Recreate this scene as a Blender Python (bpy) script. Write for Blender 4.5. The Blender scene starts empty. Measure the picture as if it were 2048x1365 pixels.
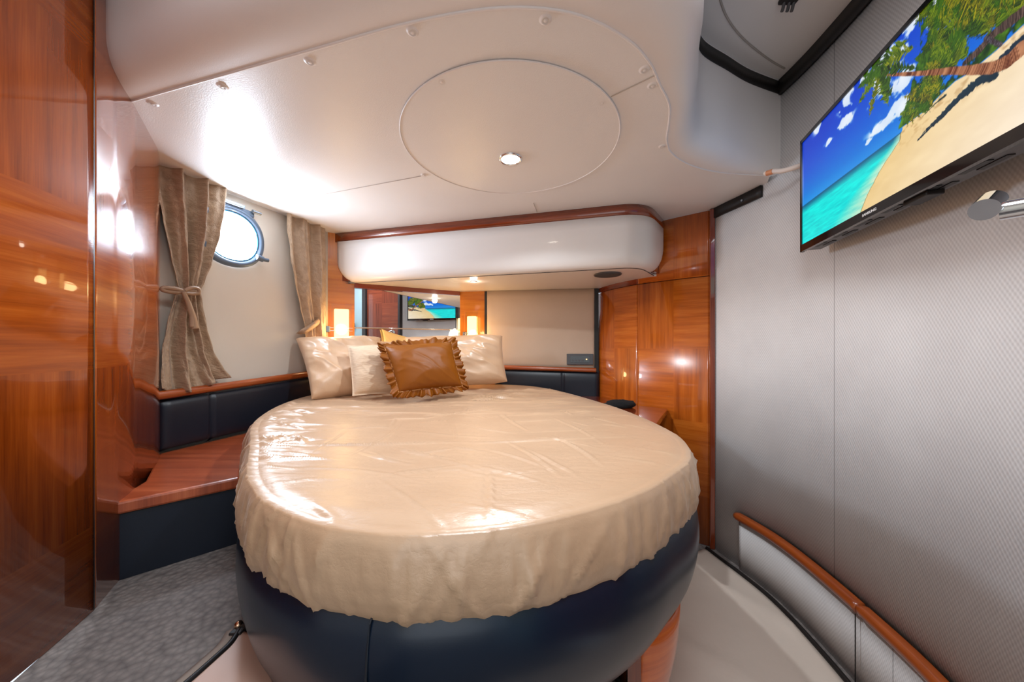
import bpy, bmesh, math, random
import numpy as np
from mathutils import Vector, noise
from mathutils.geometry import tessellate_polygon
random.seed(7)
S = bpy.context.scene
COL = S.collection
# ------------------------------------------------------------------ camera
F = 688.0; CX, CY = 1024.0, 690.0; CAMZ = 0.98
cam = bpy.data.cameras.new('camera'); camo = bpy.data.objects.new('camera', cam); COL.objects.link(camo)
camo.location = (0, 0, CAMZ); camo.rotation_euler = (math.pi/2, 0, 0)
cam.sensor_width = 36.0; cam.lens = 36.0*F/2048.0; cam.shift_y = 7.5/2048.0; cam.clip_start = 0.01
S.camera = camo
# ------------------------------------------------------------------ world and light
S.view_settings.view_transform = 'Standard'; S.view_settings.look = 'None'
S.view_settings.gamma = 1.0; S.view_settings.use_curve_mapping = False
S.view_settings.exposure = 0.47
w = bpy.data.worlds.new('world'); S.world = w; w.use_nodes = True
w.node_tree.nodes['Background'].inputs[0].default_value = (0.75, 0.87, 1.0, 1)
w.node_tree.nodes['Background'].inputs[1].default_value = 1.0

def lamp(name, kind, loc, power, color, size=0.1, sy=None, rot=(0, 0, 0), spread=None):
    l = bpy.data.lights.new(name, kind); l.energy = power; l.color = color
    if kind == 'AREA':
        l.shape = 'RECTANGLE'; l.size = size; l.size_y = sy or size
        if spread: l.spread = spread
    else: l.shadow_soft_size = size
    o = bpy.data.objects.new(name, l); o.location = loc; o.rotation_euler = rot; COL.objects.link(o)
    return o
lamp('hatch_daylight', 'AREA', (0.10, 0.13, CAMZ+0.985), 12.0, (0.86, 0.93, 1.0), 0.5, 0.5)
lamp('passage_daylight', 'AREA', (-0.1, -0.93, CAMZ+0.1), 4.5, (0.82, 0.92, 1.0), 1.0, 1.5, (math.radians(90), 0, 0))
dlb = lamp('downlight_bulb', 'SPOT', (-0.005, 1.196, CAMZ+0.637), 21.0, (0.84, 0.93, 1.0), 0.012)
dlb.data.spot_size = math.radians(146); dlb.data.spot_blend = 0.5
lamp('glint_fill', 'POINT', (-0.22, 1.97, CAMZ+0.345), 0.25, (1.0, 0.88, 0.7), 0.02)  # added point light at the sconce's reflection, no lamp of its own there

# ------------------------------------------------------------------ helpers
def lin(c):
    return tuple((v/12.92 if v <= 0.04045 else ((v+0.055)/1.055)**2.4) for v in (x/255.0 for x in c)) + (1.0,)
def W(p, h): return (p[0], p[1], CAMZ+h)                      # plan point + height relative to the eye
def onray(px, a, b, off=0.0):
    """plan point where the sight line of column px meets the wall line a-b moved off metres towards the eye"""
    dx, dy = b[0]-a[0], b[1]-a[1]; L = math.hypot(dx, dy); dx /= L; dy /= L
    nx, ny = dy, -dx
    if nx*(-a[0])+ny*(-a[1]) < 0: nx, ny = -nx, -ny
    ax, ay = a[0]+nx*off, a[1]+ny*off
    r = (px-CX)/F
    t = (r*ay-ax)/(dx-r*dy)
    return (ax+dx*t, ay+dy*t)
def hgt(py, z): return (CY-py)*z/F
def at(px, py, z): return ((px-CX)/F*z, z, CAMZ+(CY-py)*z/F)
def onwall(px, py, a, b, off=0.0):
    p = onray(px, a, b, off); return (p[0], p[1], CAMZ+hgt(py, p[1]))
def tag(o, label=None, cat=None, group=None, kind=None):
    if label: o['label'] = label
    if cat: o['category'] = cat
    if group: o['group'] = group
    if kind: o['kind'] = kind
    return o
def empty(name, loc=(0, 0, 0)):
    o = bpy.data.objects.new(name, None); o.location = loc; o.empty_display_size = 0.05; COL.objects.link(o); return o
def mk(name, verts, faces, mat, parent=None, smooth=False, uv=None, angle=None):
    me = bpy.data.meshes.new(name); me.from_pydata([tuple(v) for v in verts], [], faces); me.update()
    if uv is not None:
        l = me.uv_layers.new(name='UVMap')
        for lp in me.loops: l.data[lp.index].uv = uv[lp.vertex_index]
    if smooth:
        me.polygons.foreach_set('use_smooth', [True]*len(me.polygons))
    if mat: me.materials.append(mat)
    o = bpy.data.objects.new(name, me); COL.objects.link(o)
    if parent:
        o.parent = parent
        L = Vector((0, 0, 0)); q = parent
        while q: L += q.location; q = q.parent
        o.location = -L
    if smooth and angle:
        me.set_sharp_from_angle(angle=math.radians(angle))
    return o
def solidify(o, t, off=-1):
    m = o.modifiers.new('solid', 'SOLIDIFY'); m.thickness = t; m.offset = off; return o
def bevel(o, wd, seg=2):
    m = o.modifiers.new('bevel', 'BEVEL'); m.width = wd; m.segments = seg; m.limit_method = 'ANGLE'; return o
def subsurf(o, n=1):
    m = o.modifiers.new('sub', 'SUBSURF'); m.levels = n; m.render_levels = n; return o
def grid(name, P, mat, parent=None, closed_u=False, closed_v=False, smooth=True, uv=None, angle=None):
    """P[i][j] points"""
    n, m = len(P), len(P[0]); V = [p for r in P for p in r]; Fc = []
    for i in range(n if closed_u else n-1):
        for j in range(m if closed_v else m-1):
            a = i*m+j; b = ((i+1) % n)*m+j; c = ((i+1) % n)*m+(j+1) % m; d = i*m+(j+1) % m
            Fc.append((a, b, c, d))
    U = None
    if uv is not None: U = [q for r in uv for q in r]
    return mk(name, V, Fc, mat, parent, smooth, U, angle)
def tube(name, pts, r, mat, parent=None, seg=10, closed=False, caps=True, rz=None):
    """round rod along points; rz gives a different vertical radius"""
    pts = [Vector(p) for p in pts]; n = len(pts); V = []; Fc = []
    for i, p in enumerate(pts):
        if closed: t = pts[(i+1) % n]-pts[i-1]
        else: t = pts[min(i+1, n-1)]-pts[max(i-1, 0)]
        t.normalize()
        up = Vector((0, 0, 1)) if abs(t.z) < 0.95 else Vector((1, 0, 0))
        s = t.cross(up).normalized(); u = s.cross(t).normalized()
        rr = r[i] if isinstance(r, (list, tuple)) else r
        r2 = rz if rz else rr
        for k in range(seg):
            a = 2*math.pi*k/seg
            V.append(p+s*math.cos(a)*rr+u*math.sin(a)*r2)
    for i in range(n if closed else n-1):
        for k in range(seg):
            a = i*seg+k; b = i*seg+(k+1) % seg; c = ((i+1) % n)*seg+(k+1) % seg; d = ((i+1) % n)*seg+k
            Fc.append((a, b, c, d))
    if caps and not closed:
        Fc.append(tuple(range(seg))[::-1]); Fc.append(tuple((n-1)*seg+k for k in range(seg)))
    return mk(name, V, Fc, mat, parent, True, angle=50)
def box(name, c, s, mat, parent=None, ax=None, ay=None, bev=0.0):
    """centre c, full sizes s, ax/ay optional horizontal unit axis"""
    ax = Vector(ax) if ax else Vector((1, 0, 0)); az = Vector((0, 0, 1))
    if ay: ay = Vector(ay); az = ax.cross(ay)
    else: ay = az.cross(ax)
    c = Vector(c); V = []
    for sx in (-.5, .5):
        for sy in (-.5, .5):
            for sz in (-.5, .5): V.append(c+ax*s[0]*sx+ay*s[1]*sy+az*s[2]*sz)
    Fc = [(0, 1, 3, 2), (4, 6, 7, 5), (0, 4, 5, 1), (2, 3, 7, 6), (0, 2, 6, 4), (1, 5, 7, 3)]
    U = []
    for sx in (0, 1):
        for sy in (0, 1):
            for sz in (0, 1): U.append((sx*s[0]+sy*s[1], sz*s[2]))
    o = mk(name, V, Fc, mat, parent, False, U)
    if bev: bevel(o, bev)
    return o
def cr(pts, n=8, closed=False):
    """Catmull-Rom through points"""
    P = [Vector(p) for p in pts]; N = len(P); out = []
    for i in range(N if closed else N-1):
        if closed: p0, p1, p2, p3 = P[i-1], P[i], P[(i+1) % N], P[(i+2) % N]
        else: p0, p1, p2, p3 = P[max(i-1, 0)], P[i], P[i+1], P[min(i+2, N-1)]
        for k in range(n):
            t = k/n
            out.append(0.5*((2*p1)+(p2-p0)*t+(2*p0-5*p1+4*p2-p3)*t*t+(3*p1-p0-3*p2+p3)*t**3))
    if not closed: out.append(P[-1])
    return out
def arclen(path):
    L = [0]
    for i in range(1, len(path)): L.append(L[-1]+(Vector(path[i][:2])-Vector(path[i-1][:2])).length)
    return L
def vwall(name, path, h0, h1, mat, parent=None, rows=1, thick=0.0, smooth=True, flip=False):
    """upright surface following a plan path, uv in metres"""
    L = arclen(path); P = []; U = []
    for i, p in enumerate(path):
        P.append([W(p, h0+(h1-h0)*k/rows) for k in range(rows+1)])
        U.append([(L[i], h0+(h1-h0)*k/rows+1) for k in range(rows+1)])
    if flip: P = P[::-1]; U = U[::-1]
    o = grid(name, P, mat, parent, smooth=smooth, uv=U, angle=40)
    if thick: solidify(o, abs(thick), -1 if thick > 0 else 1)
    return o
def slab(name, poly, h0, h1, mat, parent=None, bev=0.0):
    """closed prism from a plan polygon"""
    n = len(poly); V = [W(p, h0) for p in poly]+[W(p, h1) for p in poly]
    tr = tessellate_polygon([[Vector((p[0], p[1], 0)) for p in poly]])
    Fc = [tuple(t) for t in tr]+[tuple(i+n for i in t) for t in tr]
    for i in range(n): Fc.append((i, (i+1) % n, (i+1) % n+n, i+n))
    U = [(p[0], p[1]) for p in poly]*2
    o = mk(name, V, Fc, mat, parent, False, U)
    bm = bmesh.new(); bm.from_mesh(o.data); bmesh.ops.recalc_face_normals(bm, faces=bm.faces)
    bmesh.ops.dissolve_limit(bm, angle_limit=0.01, verts=bm.verts, edges=bm.edges)
    bm.to_mesh(o.data); bm.free()
    if bev: bevel(o, bev)
    return o
def offset(path, d, closed=False):
    out = []; n = len(path)
    for i in range(n):
        a = path[i-1] if (closed or i > 0) else path[i]
        b = path[(i+1) % n] if (closed or i < n-1) else path[i]
        t = Vector((b[0]-a[0], b[1]-a[1])); t.normalize()
        out.append(Vector((path[i][0]+t.y*d, path[i][1]-t.x*d)))
    return out
def resample(path, n, closed=False):
    pts = [Vector(p[:2]) for p in path]
    if closed: pts.append(pts[0])
    L = arclen(pts); T = L[-1]; out = []; j = 0
    for i in range(n):
        s = T*i/(n if closed else n-1)
        while j < len(L)-2 and L[j+1] < s: j += 1
        f = (s-L[j])/max(L[j+1]-L[j], 1e-9); out.append(pts[j].lerp(pts[j+1], min(f, 1)))
    return out

# ------------------------------------------------------------------ materials
def nmat(name):
    m = bpy.data.materials.new(name); m.use_nodes = True
    nt = m.node_tree; b = nt.nodes['Principled BSDF']; return m, nt, b
def N(nt, t, **kw):
    n = nt.nodes.new(t)
    for k, v in kw.items(): setattr(n, k, v)
    return n
def math_(nt, op, a, b=None, c=None):
    n = N(nt, 'ShaderNodeMath', operation=op)
    for i, v in enumerate((a, b, c)):
        if v is None: continue
        if isinstance(v, (int, float)): n.inputs[i].default_value = v
        else: nt.links.new(v, n.inputs[i])
    return n.outputs[0]
def mixc(nt, f, a, b, mode='MIX'):
    n = N(nt, 'ShaderNodeMix', data_type='RGBA', blend_type=mode)
    for i, v in ((0, f), (6, a), (7, b)):
        if isinstance(v, (int, float)): n.inputs[i].default_value = v
        elif isinstance(v, tuple): n.inputs[i].default_value = v
        else: nt.links.new(v, n.inputs[i])
    return n.outputs[2]
def bump(nt, b, h, strength=0.3, dist=0.002):
    n = N(nt, 'ShaderNodeBump'); n.inputs['Strength'].default_value = strength; n.inputs['Distance'].default_value = dist
    nt.links.new(h, n.inputs['Height']); nt.links.new(n.outputs[0], b.inputs['Normal'])
def noise_(nt, vec, scale, detail=3, rough=0.5):
    n = N(nt, 'ShaderNodeTexNoise'); n.inputs['Scale'].default_value = scale; n.inputs['Detail'].default_value = detail
    n.inputs['Roughness'].default_value = rough
    if vec is not None: nt.links.new(vec, n.inputs['Vector'])
    return n.outputs[0]
def plain(name, rgb, rough=0.5, metal=0.0, coat=0.0, nscale=0, nstr=0.1, ndist=0.001, var=0.05, sheen=0.0, aniso=0.0):
    m, nt, b = nmat(name); c = lin(rgb)
    tc = N(nt, 'ShaderNodeTexCoord').outputs['Object']
    nz = noise_(nt, tc, 6, 4)
    dk = tuple(v*(1-var*2) for v in c[:3])+(1,); lt = tuple(min(1, v*(1+var)) for v in c[:3])+(1,)
    nt.links.new(mixc(nt, nz, dk, lt), b.inputs['Base Color'])
    b.inputs['Roughness'].default_value = rough; b.inputs['Metallic'].default_value = metal
    b.inputs['Coat Weight'].default_value = coat; b.inputs['Coat Roughness'].default_value = 0.04
    b.inputs['Sheen Weight'].default_value = sheen
    if nscale: bump(nt, b, noise_(nt, tc, nscale, 3), nstr, ndist)
    return m
def emis(name, rgb, strength):
    m, nt, b = nmat(name)
    b.inputs['Base Color'].default_value = (0.02, 0.02, 0.02, 1)
    b.inputs['Emission Color'].default_value = lin(rgb); b.inputs['Emission Strength'].default_value = strength
    return m
def wood(name, dark, mid, light, bw=0, bh=0, ou=0.0, ov=0.0, vertical=False, rough=0.25, coat=1.0, flip=0):
    """varnished veneer; bw/bh give the size of blocks whose grain turns"""
    m, nt, b = nmat(name)
    uvn = N(nt, 'ShaderNodeUVMap').outputs[0]
    sp = N(nt, 'ShaderNodeSeparateXYZ'); nt.links.new(uvn, sp.inputs[0]); u, v = sp.outputs[0], sp.outputs[1]
    if bh:
        bv = math_(nt, 'FLOOR', math_(nt, 'DIVIDE', math_(nt, 'ADD', v, ov), bh))
        idx = bv
        if bw:
            bu = math_(nt, 'FLOOR', math_(nt, 'DIVIDE', math_(nt, 'ADD', u, ou), bw)); idx = math_(nt, 'ADD', bv, bu)
            seed = math_(nt, 'ADD', math_(nt, 'MULTIPLY', bu, 3.7), math_(nt, 'MULTIPLY', bv, 7.3))
        else: seed = math_(nt, 'MULTIPLY', bv, 7.3)
        par = math_(nt, 'ABSOLUTE', math_(nt, 'MODULO', math_(nt, 'ADD', idx, 40+flip), 2))
    else:
        par = math_(nt, 'ADD', 1.0 if vertical else 0.0, 0); seed = math_(nt, 'ADD', 0.0, 0)
    # along = u or v
    al = math_(nt, 'ADD', math_(nt, 'MULTIPLY', par, v), math_(nt, 'MULTIPLY', math_(nt, 'SUBTRACT', 1.0, par), u))
    ac = math_(nt, 'ADD', math_(nt, 'MULTIPLY', par, u), math_(nt, 'MULTIPLY', math_(nt, 'SUBTRACT', 1.0, par), v))
    cb = N(nt, 'ShaderNodeCombineXYZ')
    nt.links.new(math_(nt, 'MULTIPLY', al, 1.2), cb.inputs[0]); nt.links.new(math_(nt, 'MULTIPLY', ac, 22), cb.inputs[1]); nt.links.new(seed, cb.inputs[2])
    n1 = noise_(nt, cb.outputs[0], 1.6, 5, 0.6)
    cb2 = N(nt, 'ShaderNodeCombineXYZ')
    nt.links.new(math_(nt, 'MULTIPLY', al, 5), cb2.inputs[0]); nt.links.new(math_(nt, 'MULTIPLY', ac, 170), cb2.inputs[1]); nt.links.new(seed, cb2.inputs[2])
    n2 = noise_(nt, cb2.outputs[0], 2.0, 3, 0.6)
    cr_ = N(nt, 'ShaderNodeValToRGB'); e = cr_.color_ramp.elements
    e[0].position = 0.30; e[0].color = lin(dark); e[1].position = 0.72; e[1].color = lin(light)
    q = e.new(0.52); q.color = lin(mid)
    mx = math_(nt, 'ADD', math_(nt, 'MULTIPLY', n1, 0.75), math_(nt, 'MULTIPLY', n2, 0.25))
    if bh: mx = math_(nt, 'ADD', mx, math_(nt, 'MULTIPLY', math_(nt, 'SUBTRACT', par, 0.5), -0.05))
    nt.links.new(mx, cr_.inputs[0]); nt.links.new(cr_.outputs[0], b.inputs['Base Color'])
    b.inputs['Roughness'].default_value = rough; b.inputs['Coat Weight'].default_value = coat; b.inputs['Coat Roughness'].default_value = 0.035
    return m
WD, WM, WL = (130, 54, 12), (176, 82, 20), (202, 108, 36)
M_woodL = wood('cherry_veneer_blocks', WD, WM, WL, 0, 0.345, 0, -0.602+0.345*3)
for _n in ('Coat IOR',): M_woodL.node_tree.nodes['Principled BSDF'].inputs[_n].default_value = 1.32
M_woodL.node_tree.nodes['Principled BSDF'].inputs['Specular IOR Level'].default_value = 0.2
M_woodR = wood('cherry_veneer_checker', (146, 66, 14), (190, 94, 24), (212, 120, 42), 0.19, 0.36, 0.0, -0.98+0.36*3)
M_woodH = wood('cherry_horizontal', (84, 28, 8), (128, 50, 16), (160, 72, 26))
M_woodV = wood('cherry_vertical', (84, 28, 8), (124, 48, 16), (152, 66, 24), vertical=True)
M_woodS = wood('cherry_headboard', (176, 92, 20), (206, 122, 34), (222, 142, 52), 0.3, 0.3)
M_woodB = wood('bench_top_wood', (120, 46, 20), (168, 80, 44), (196, 108, 66), rough=0.35, coat=0.6)
M_rail = wood('rail_wood', (118, 44, 14), (158, 74, 28), (186, 98, 42), rough=0.3, coat=0.6)
M_door = wood('door_wood', (90, 34, 20), (128, 56, 34), (150, 70, 42), 0.28, 0.5)
M_vinyl = plain('cream_vinyl', (230, 223, 220), 0.42, nscale=420, nstr=0.25, ndist=0.0006, var=0.02)
M_vinylp = plain('cream_perforated_vinyl', (230, 225, 222), 0.36, nscale=330, nstr=0.5, ndist=0.0008, var=0.02)
M_gel = plain('gloss_cream_lacquer', (226, 220, 216), 0.35, coat=0.15, var=0.01)
M_hull = plain('beige_hull_lining', (208, 198, 184), 0.6, nscale=300, nstr=0.1, var=0.02)
M_blind = plain('beige_suede_panel', (196, 172, 150), 0.9, nscale=160, nstr=0.2, var=0.06, sheen=0.3)
M_leather = plain('navy_black_leather', (20, 26, 38), 0.4, nscale=500, nstr=0.25, ndist=0.0005, var=0.08)
M_leatherB = plain('navy_leather_base', (11, 25, 42), 0.28, nscale=600, nstr=0.12, ndist=0.0004, var=0.05)
M_black = plain('black_trim', (22, 17, 16), 0.5, var=0.05)
M_blackg = plain('black_gloss_plastic', (14, 14, 15), 0.12, coat=0.5, var=0.02)
M_greyp = plain('dark_grey_plastic', (74, 73, 76), 0.3, var=0.03)
M_vent = plain('vent_black', (12, 12, 13), 0.4)
M_chrome = plain('chrome', (225, 228, 232), 0.08, 1.0, var=0.01)
M_steel = plain('brushed_steel', (150, 160, 172), 0.3, 1.0, var=0.03)
M_port = plain('porthole_frame_alloy', (104, 120, 140), 0.35, 0.5, var=0.03)
M_cover = plain('cream_vinyl_cover', (214, 198, 184), 0.5, nscale=14, nstr=0.35, ndist=0.006, var=0.03)
M_satin = None

def fabric_wall():
    m, nt, b = nmat('woven_wall_cloth')
    uvn = N(nt, 'ShaderNodeUVMap').outputs[0]
    sp = N(nt, 'ShaderNodeSeparateXYZ'); nt.links.new(uvn, sp.inputs[0]); u, v = sp.outputs[0], sp.outputs[1]
    k = 2*math.pi/0.0088
    d1 = math_(nt, 'SINE', math_(nt, 'MULTIPLY', math_(nt, 'ADD', u, math_(nt, 'MULTIPLY', v, 0.62)), k))
    d2 = math_(nt, 'SINE', math_(nt, 'MULTIPLY', math_(nt, 'SUBTRACT', u, math_(nt, 'MULTIPLY', v, 0.62)), k))
    pr = math_(nt, 'ADD', math_(nt, 'MULTIPLY', d1, 0.55), math_(nt, 'MULTIPLY', d2, 0.28))
    f = math_(nt, 'ADD', math_(nt, 'MULTIPLY', pr, 0.5), 0.5)
    tc = N(nt, 'ShaderNodeTexCoord').outputs['Object']
    st = noise_(nt, tc, 5, 4, 0.6)
    base = mixc(nt, st, lin((214, 209, 208)), lin((242, 239, 237)))
    dark = mixc(nt, 0.33, base, lin((112, 98, 92)))
    colr = mixc(nt, f, dark, base)
    # seam lines between lengths of cloth
    us = math_(nt, 'ABSOLUTE', math_(nt, 'SUBTRACT', math_(nt, 'MODULO', math_(nt, 'SUBTRACT', u, 0.62), 1.3), 0.0))
    sm = math_(nt, 'LESS_THAN', us, 0.0018)
    colr = mixc(nt, math_(nt, 'MULTIPLY', sm, 0.5), colr, lin((110, 104, 104)))
    nt.links.new(colr, b.inputs['Base Color']); b.inputs['Roughness'].default_value = 0.75
    bump(nt, b, f, 0.35, 0.0012)
    return m
M_wall = fabric_wall()

def satin(name, a, c, rough=0.34, wr=0.5, scl=(1, 1, 1), fine=60):
    m, nt, b = nmat(name)
    tc = N(nt, 'ShaderNodeTexCoord').outputs['Object']
    mp = N(nt, 'ShaderNodeMapping'); mp.inputs['Scale'].default_value = scl; nt.links.new(tc, mp.inputs[0])
    n1 = noise_(nt, mp.outputs[0], 7, 5, 0.55)
    nt.links.new(mixc(nt, n1, lin(a), lin(c)), b.inputs['Base Color'])
    n2 = noise_(nt, mp.outputs[0], 11, 6, 0.6)
    r = math_(nt, 'ABSOLUTE', math_(nt, 'SUBTRACT', n2, 0.5))
    r = math_(nt, 'POWER', math_(nt, 'MULTIPLY', r, 2), 0.6)
    n3 = noise_(nt, mp.outputs[0], fine, 2, 0.5)
    h = math_(nt, 'ADD', r, math_(nt, 'MULTIPLY', n3, 0.08))
    bump(nt, b, h, wr, 0.006)
    b.inputs['Roughness'].default_value = rough; b.inputs['Specular IOR Level'].default_value = 0.95
    b.inputs['Sheen Weight'].default_value = 0.25; b.inputs['Sheen Roughness'].default_value = 0.3
    b.inputs['Sheen Tint'].default_value = lin((255, 235, 215))
    return m
M_sheet = satin('champagne_satin_sheet', (184, 148, 116), (202, 168, 136), 0.35, 0.16, (0.8, 2.2, 1.0))
M_satin = satin('champagne_satin_pillow', (206, 168, 134), (220, 186, 152), 0.34, 0.12)
M_ochre = satin('ochre_velvet_satin', (118, 62, 0), (148, 82, 2), 0.5, 0.04)
M_ochre.node_tree.nodes['Principled BSDF'].inputs['Specular IOR Level'].default_value = 0.35
M_ochre.node_tree.nodes['Principled BSDF'].inputs['Sheen Weight'].default_value = 0.0
def crinkle():
    m, nt, b = nmat('crinkled_cream_cotton')
    tc = N(nt, 'ShaderNodeTexCoord').outputs['Object']
    mp = N(nt, 'ShaderNodeMapping'); mp.inputs['Scale'].default_value = (0.5, 0.5, 3.2); nt.links.new(tc, mp.inputs[0])
    n = noise_(nt, mp.outputs[0], 70, 3, 0.6)
    nt.links.new(mixc(nt, n, lin((204, 172, 142)), lin((232, 208, 180))), b.inputs['Base Color'])
    b.inputs['Roughness'].default_value = 0.8; bump(nt, b, n, 0.7, 0.003); return m
M_crinkle = crinkle()
def curtain_mat():
    m, nt, b = nmat('taupe_crinkle_curtain')
    uvn = N(nt, 'ShaderNodeUVMap').outputs[0]
    mp = N(nt, 'ShaderNodeMapping'); mp.inputs['Scale'].default_value = (1, 1.0, 1); nt.links.new(uvn, mp.inputs[0])
    n = noise_(nt, mp.outputs[0], 34, 3, 0.6)
    nt.links.new(mixc(nt, n, lin((140, 114, 90)), lin((200, 172, 142))), b.inputs['Base Color'])  # paler mix puts the crinkle highlights into the cloth colour
    b.inputs['Roughness'].default_value = 0.5; b.inputs['Sheen Weight'].default_value = 0.2
    bump(nt, b, n, 0.9, 0.010); return m
M_curt = curtain_mat()
def carpet():
    m, nt, b = nmat('grey_loop_carpet')
    tc = N(nt, 'ShaderNodeTexCoord').outputs['Object']
    v = N(nt, 'ShaderNodeTexVoronoi'); v.inputs['Scale'].default_value = 75; nt.links.new(tc, v.inputs['Vector'])
    n = noise_(nt, tc, 22, 4, 0.65)
    f = math_(nt, 'ADD', math_(nt, 'MULTIPLY', v.outputs['Distance'], 0.6), math_(nt, 'MULTIPLY', n, 0.5))
    nt.links.new(mixc(nt, f, lin((156, 146, 140)), lin((84, 77, 76))), b.inputs['Base Color'])
    b.inputs['Roughness'].default_value = 0.95
    bump(nt, b, math_(nt, 'SUBTRACT', 1.0, f), 0.9, 0.006); return m
M_carpet = carpet()
def glassm(name, rgb, rough=0.02, alpha=None):
    m, nt, b = nmat(name); b.inputs['Base Color'].default_value = lin(rgb); b.inputs['Transmission Weight'].default_value = 1.0
    b.inputs['Roughness'].default_value = rough; b.inputs['IOR'].default_value = 1.3; return m
M_glass = glassm('clear_glass', (240, 245, 245))
M_mirror, _nt, _b = nmat('mirror_silver'); _b.inputs['Metallic'].default_value = 1; _b.inputs['Roughness'].default_value = 0.01
_b.inputs['Base Color'].default_value = (0.86, 0.9, 0.92, 1)
M_day = emis('daylight_pane', (222, 238, 255), 70.0)
M_lampglass = emis('lit_frosted_glass', (255, 205, 118), 3.0)
M_spot = emis('lit_downlight', (255, 244, 225), 40.0)

# ------------------------------------------------------------------ plan
HC = 0.65; HU = 1.015; HF = -0.975; HP = -0.588            # dropped ceiling, upper ceiling, floor, platform
HULL_A, HULL_B = (-1.285, 1.2526), (-1.046, 2.005)
MW_A, MW_D = (-0.952, 2.047), (0.881, 0.473)
MW_B = (MW_A[0]+MW_D[0]*0.6577, MW_A[1]+MW_D[1]*0.6577)
CORNER = (-1.064, 1.987)
BK_B = (0.562, 2.224)
hull_dir = Vector((HULL_B[0]-HULL_A[0], HULL_B[1]-HULL_A[1])).normalized()
HULL_0 = tuple(Vector(HULL_A)-hull_dir*0.25)
# structure: left hull side
hullpath = [HULL_0, HULL_A, CORNER]
tag(vwall('wall_left', hullpath, HF, HU, M_hull, thick=0.03, smooth=False), kind='structure')
tag(vwall('wall_head', [CORNER, MW_B], HF, HU, M_woodS, thick=0.03, smooth=False), kind='structure')
tag(vwall('wall_back', [MW_B, (BK_B[0]-0.004, BK_B[1])], HF, HU, M_woodS, thick=0.03, smooth=False), kind='structure')
RW = cr([(0.960, 1.70), (0.975, 1.60), (1.008, 1.46), (1.028, 1.34), (1.030, 1.22), (1.018, 1.08), (1.0, 0.95), (0.972, 0.80), (0.93, 0.66),
         (0.905, 0.58), (0.872, 0.49), (0.80, 0.44), (0.70, 0.42)], 6)
tag(vwall('wall_right', RW, HF, HU, M_wall, thick=0.03, flip=False), kind='structure')
DA, DB = (0.672, 0.41), (0.585, -0.12)
ddir = Vector((DB[0]-DA[0], DB[1]-DA[1])).normalized()
bluewall = plain('pale_blue_wall', (176, 200, 208), 0.6, var=0.02)
tag(vwall('wall_passage', [(DB[0]-0.01, DB[1]-0.06), (0.53, -0.45), (0.5, -1.0)], HF, HU, bluewall, thick=0.03, smooth=False), kind='structure')
tag(vwall('wall_aft', [(0.5, -1.0), (-0.8, -1.0)], HF, HU, M_hull, thick=0.03, smooth=False), kind='structure')
tag(vwall('wall_port', [(-0.8, -1.0), (-0.80, 0.18)], HF, HU, M_hull, thick=0.03, smooth=False), kind='structure')
jamb = plain('dark_door_frame', (52, 46, 46), 0.4)
tag(box('trim_1', W(Vector((0.686, 0.416)), (HF+HU)/2), (0.03, 0.05, HU-HF), jamb, ax=(ddir.x, ddir.y, 0)), kind='structure')
tag(box('trim_2', W(Vector((DB[0], DB[1]))+ddir*0.035, (HF+HU)/2), (0.06, 0.05, HU-HF), jamb, ax=(ddir.x, ddir.y, 0)), kind='structure')
dn = Vector((-ddir.y, ddir.x)); dn = -dn if dn.dot(Vector(DA)) > 0 else dn
dm = (Vector(DA)+Vector(DB))/2
door = tag(empty('door_1', W(dm, HF)), kind='structure')
box('door_leaf', W(dm-dn*0.02, (HF+0.9)/2), ((Vector(DA)-Vector(DB)).length, 0.035, 0.9-HF-0.01), M_door, door, ax=(ddir.x, ddir.y, 0))
box('door_header', W(dm-dn*0.02, 0.96), ((Vector(DA)-Vector(DB)).length, 0.035, 0.115), jamb, door, ax=(ddir.x, ddir.y, 0))
# lever handle
tip = Vector((0.556, 0.398)); hh = 0.160
neck = Vector((0.607, 0.33)); nd = neck-dn*0.055
HR = tube('door_handle', [W(nd+dn*0.006, hh-0.007), W(nd-dn*0.02, hh-0.007)], 0.028, M_chrome, door, 24)
tube('lever', [W(tip+Vector((0.006, -0.002)), hh-0.006), W(neck.lerp(tip, 0.5), hh-0.007), W(neck, hh-0.007)], 0.0105, M_chrome, HR, 20)
tube('lever_tip', [at(1968, 420, 0.392), at(1984, 402, 0.41)], [0.0118, 0.0118], M_chrome, HR, 28)
tube('handle_neck', [W(neck, hh-0.007), W(nd, hh-0.007)], 0.012, M_chrome, HR, 16)

# floors
tag(slab('floor', [(-1.4, -1.05), (0.6, -1.05), (0.62, 0.4), (1.08, 0.5), (1.08, 2.5), (-1.4, 2.5)], HF-0.04, HF, M_carpet), kind='structure')

# ------------------------------------------------------------------ bed outline
OUT0 = [(-0.19, .477), (-.107, .474), (.019, .500), (.143, .556), (.24, .618), (.316, .688), (.39, .765), (.4366, .845), (.468, .94), (.478, 1.03), (.470, 1.21), (.44, 1.40), (.398, 1.556), (.32, 1.80), (.22, 2.03), (.08, 2.20),
        (-.15, 2.26), (-.42, 2.20), (-.70, 2.06), (-.92, 1.92), (-1.03, 1.78), (-1.03, 1.62), (-.985, 1.43), (-.90, 1.22), (-.815, 1.075), (-.68, .895), (-.55, .7156), (-.465, .62), (-.391, .560), (-.281, .500)]
OUTL = resample(cr(OUT0, 8, True), 480, True)
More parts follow.
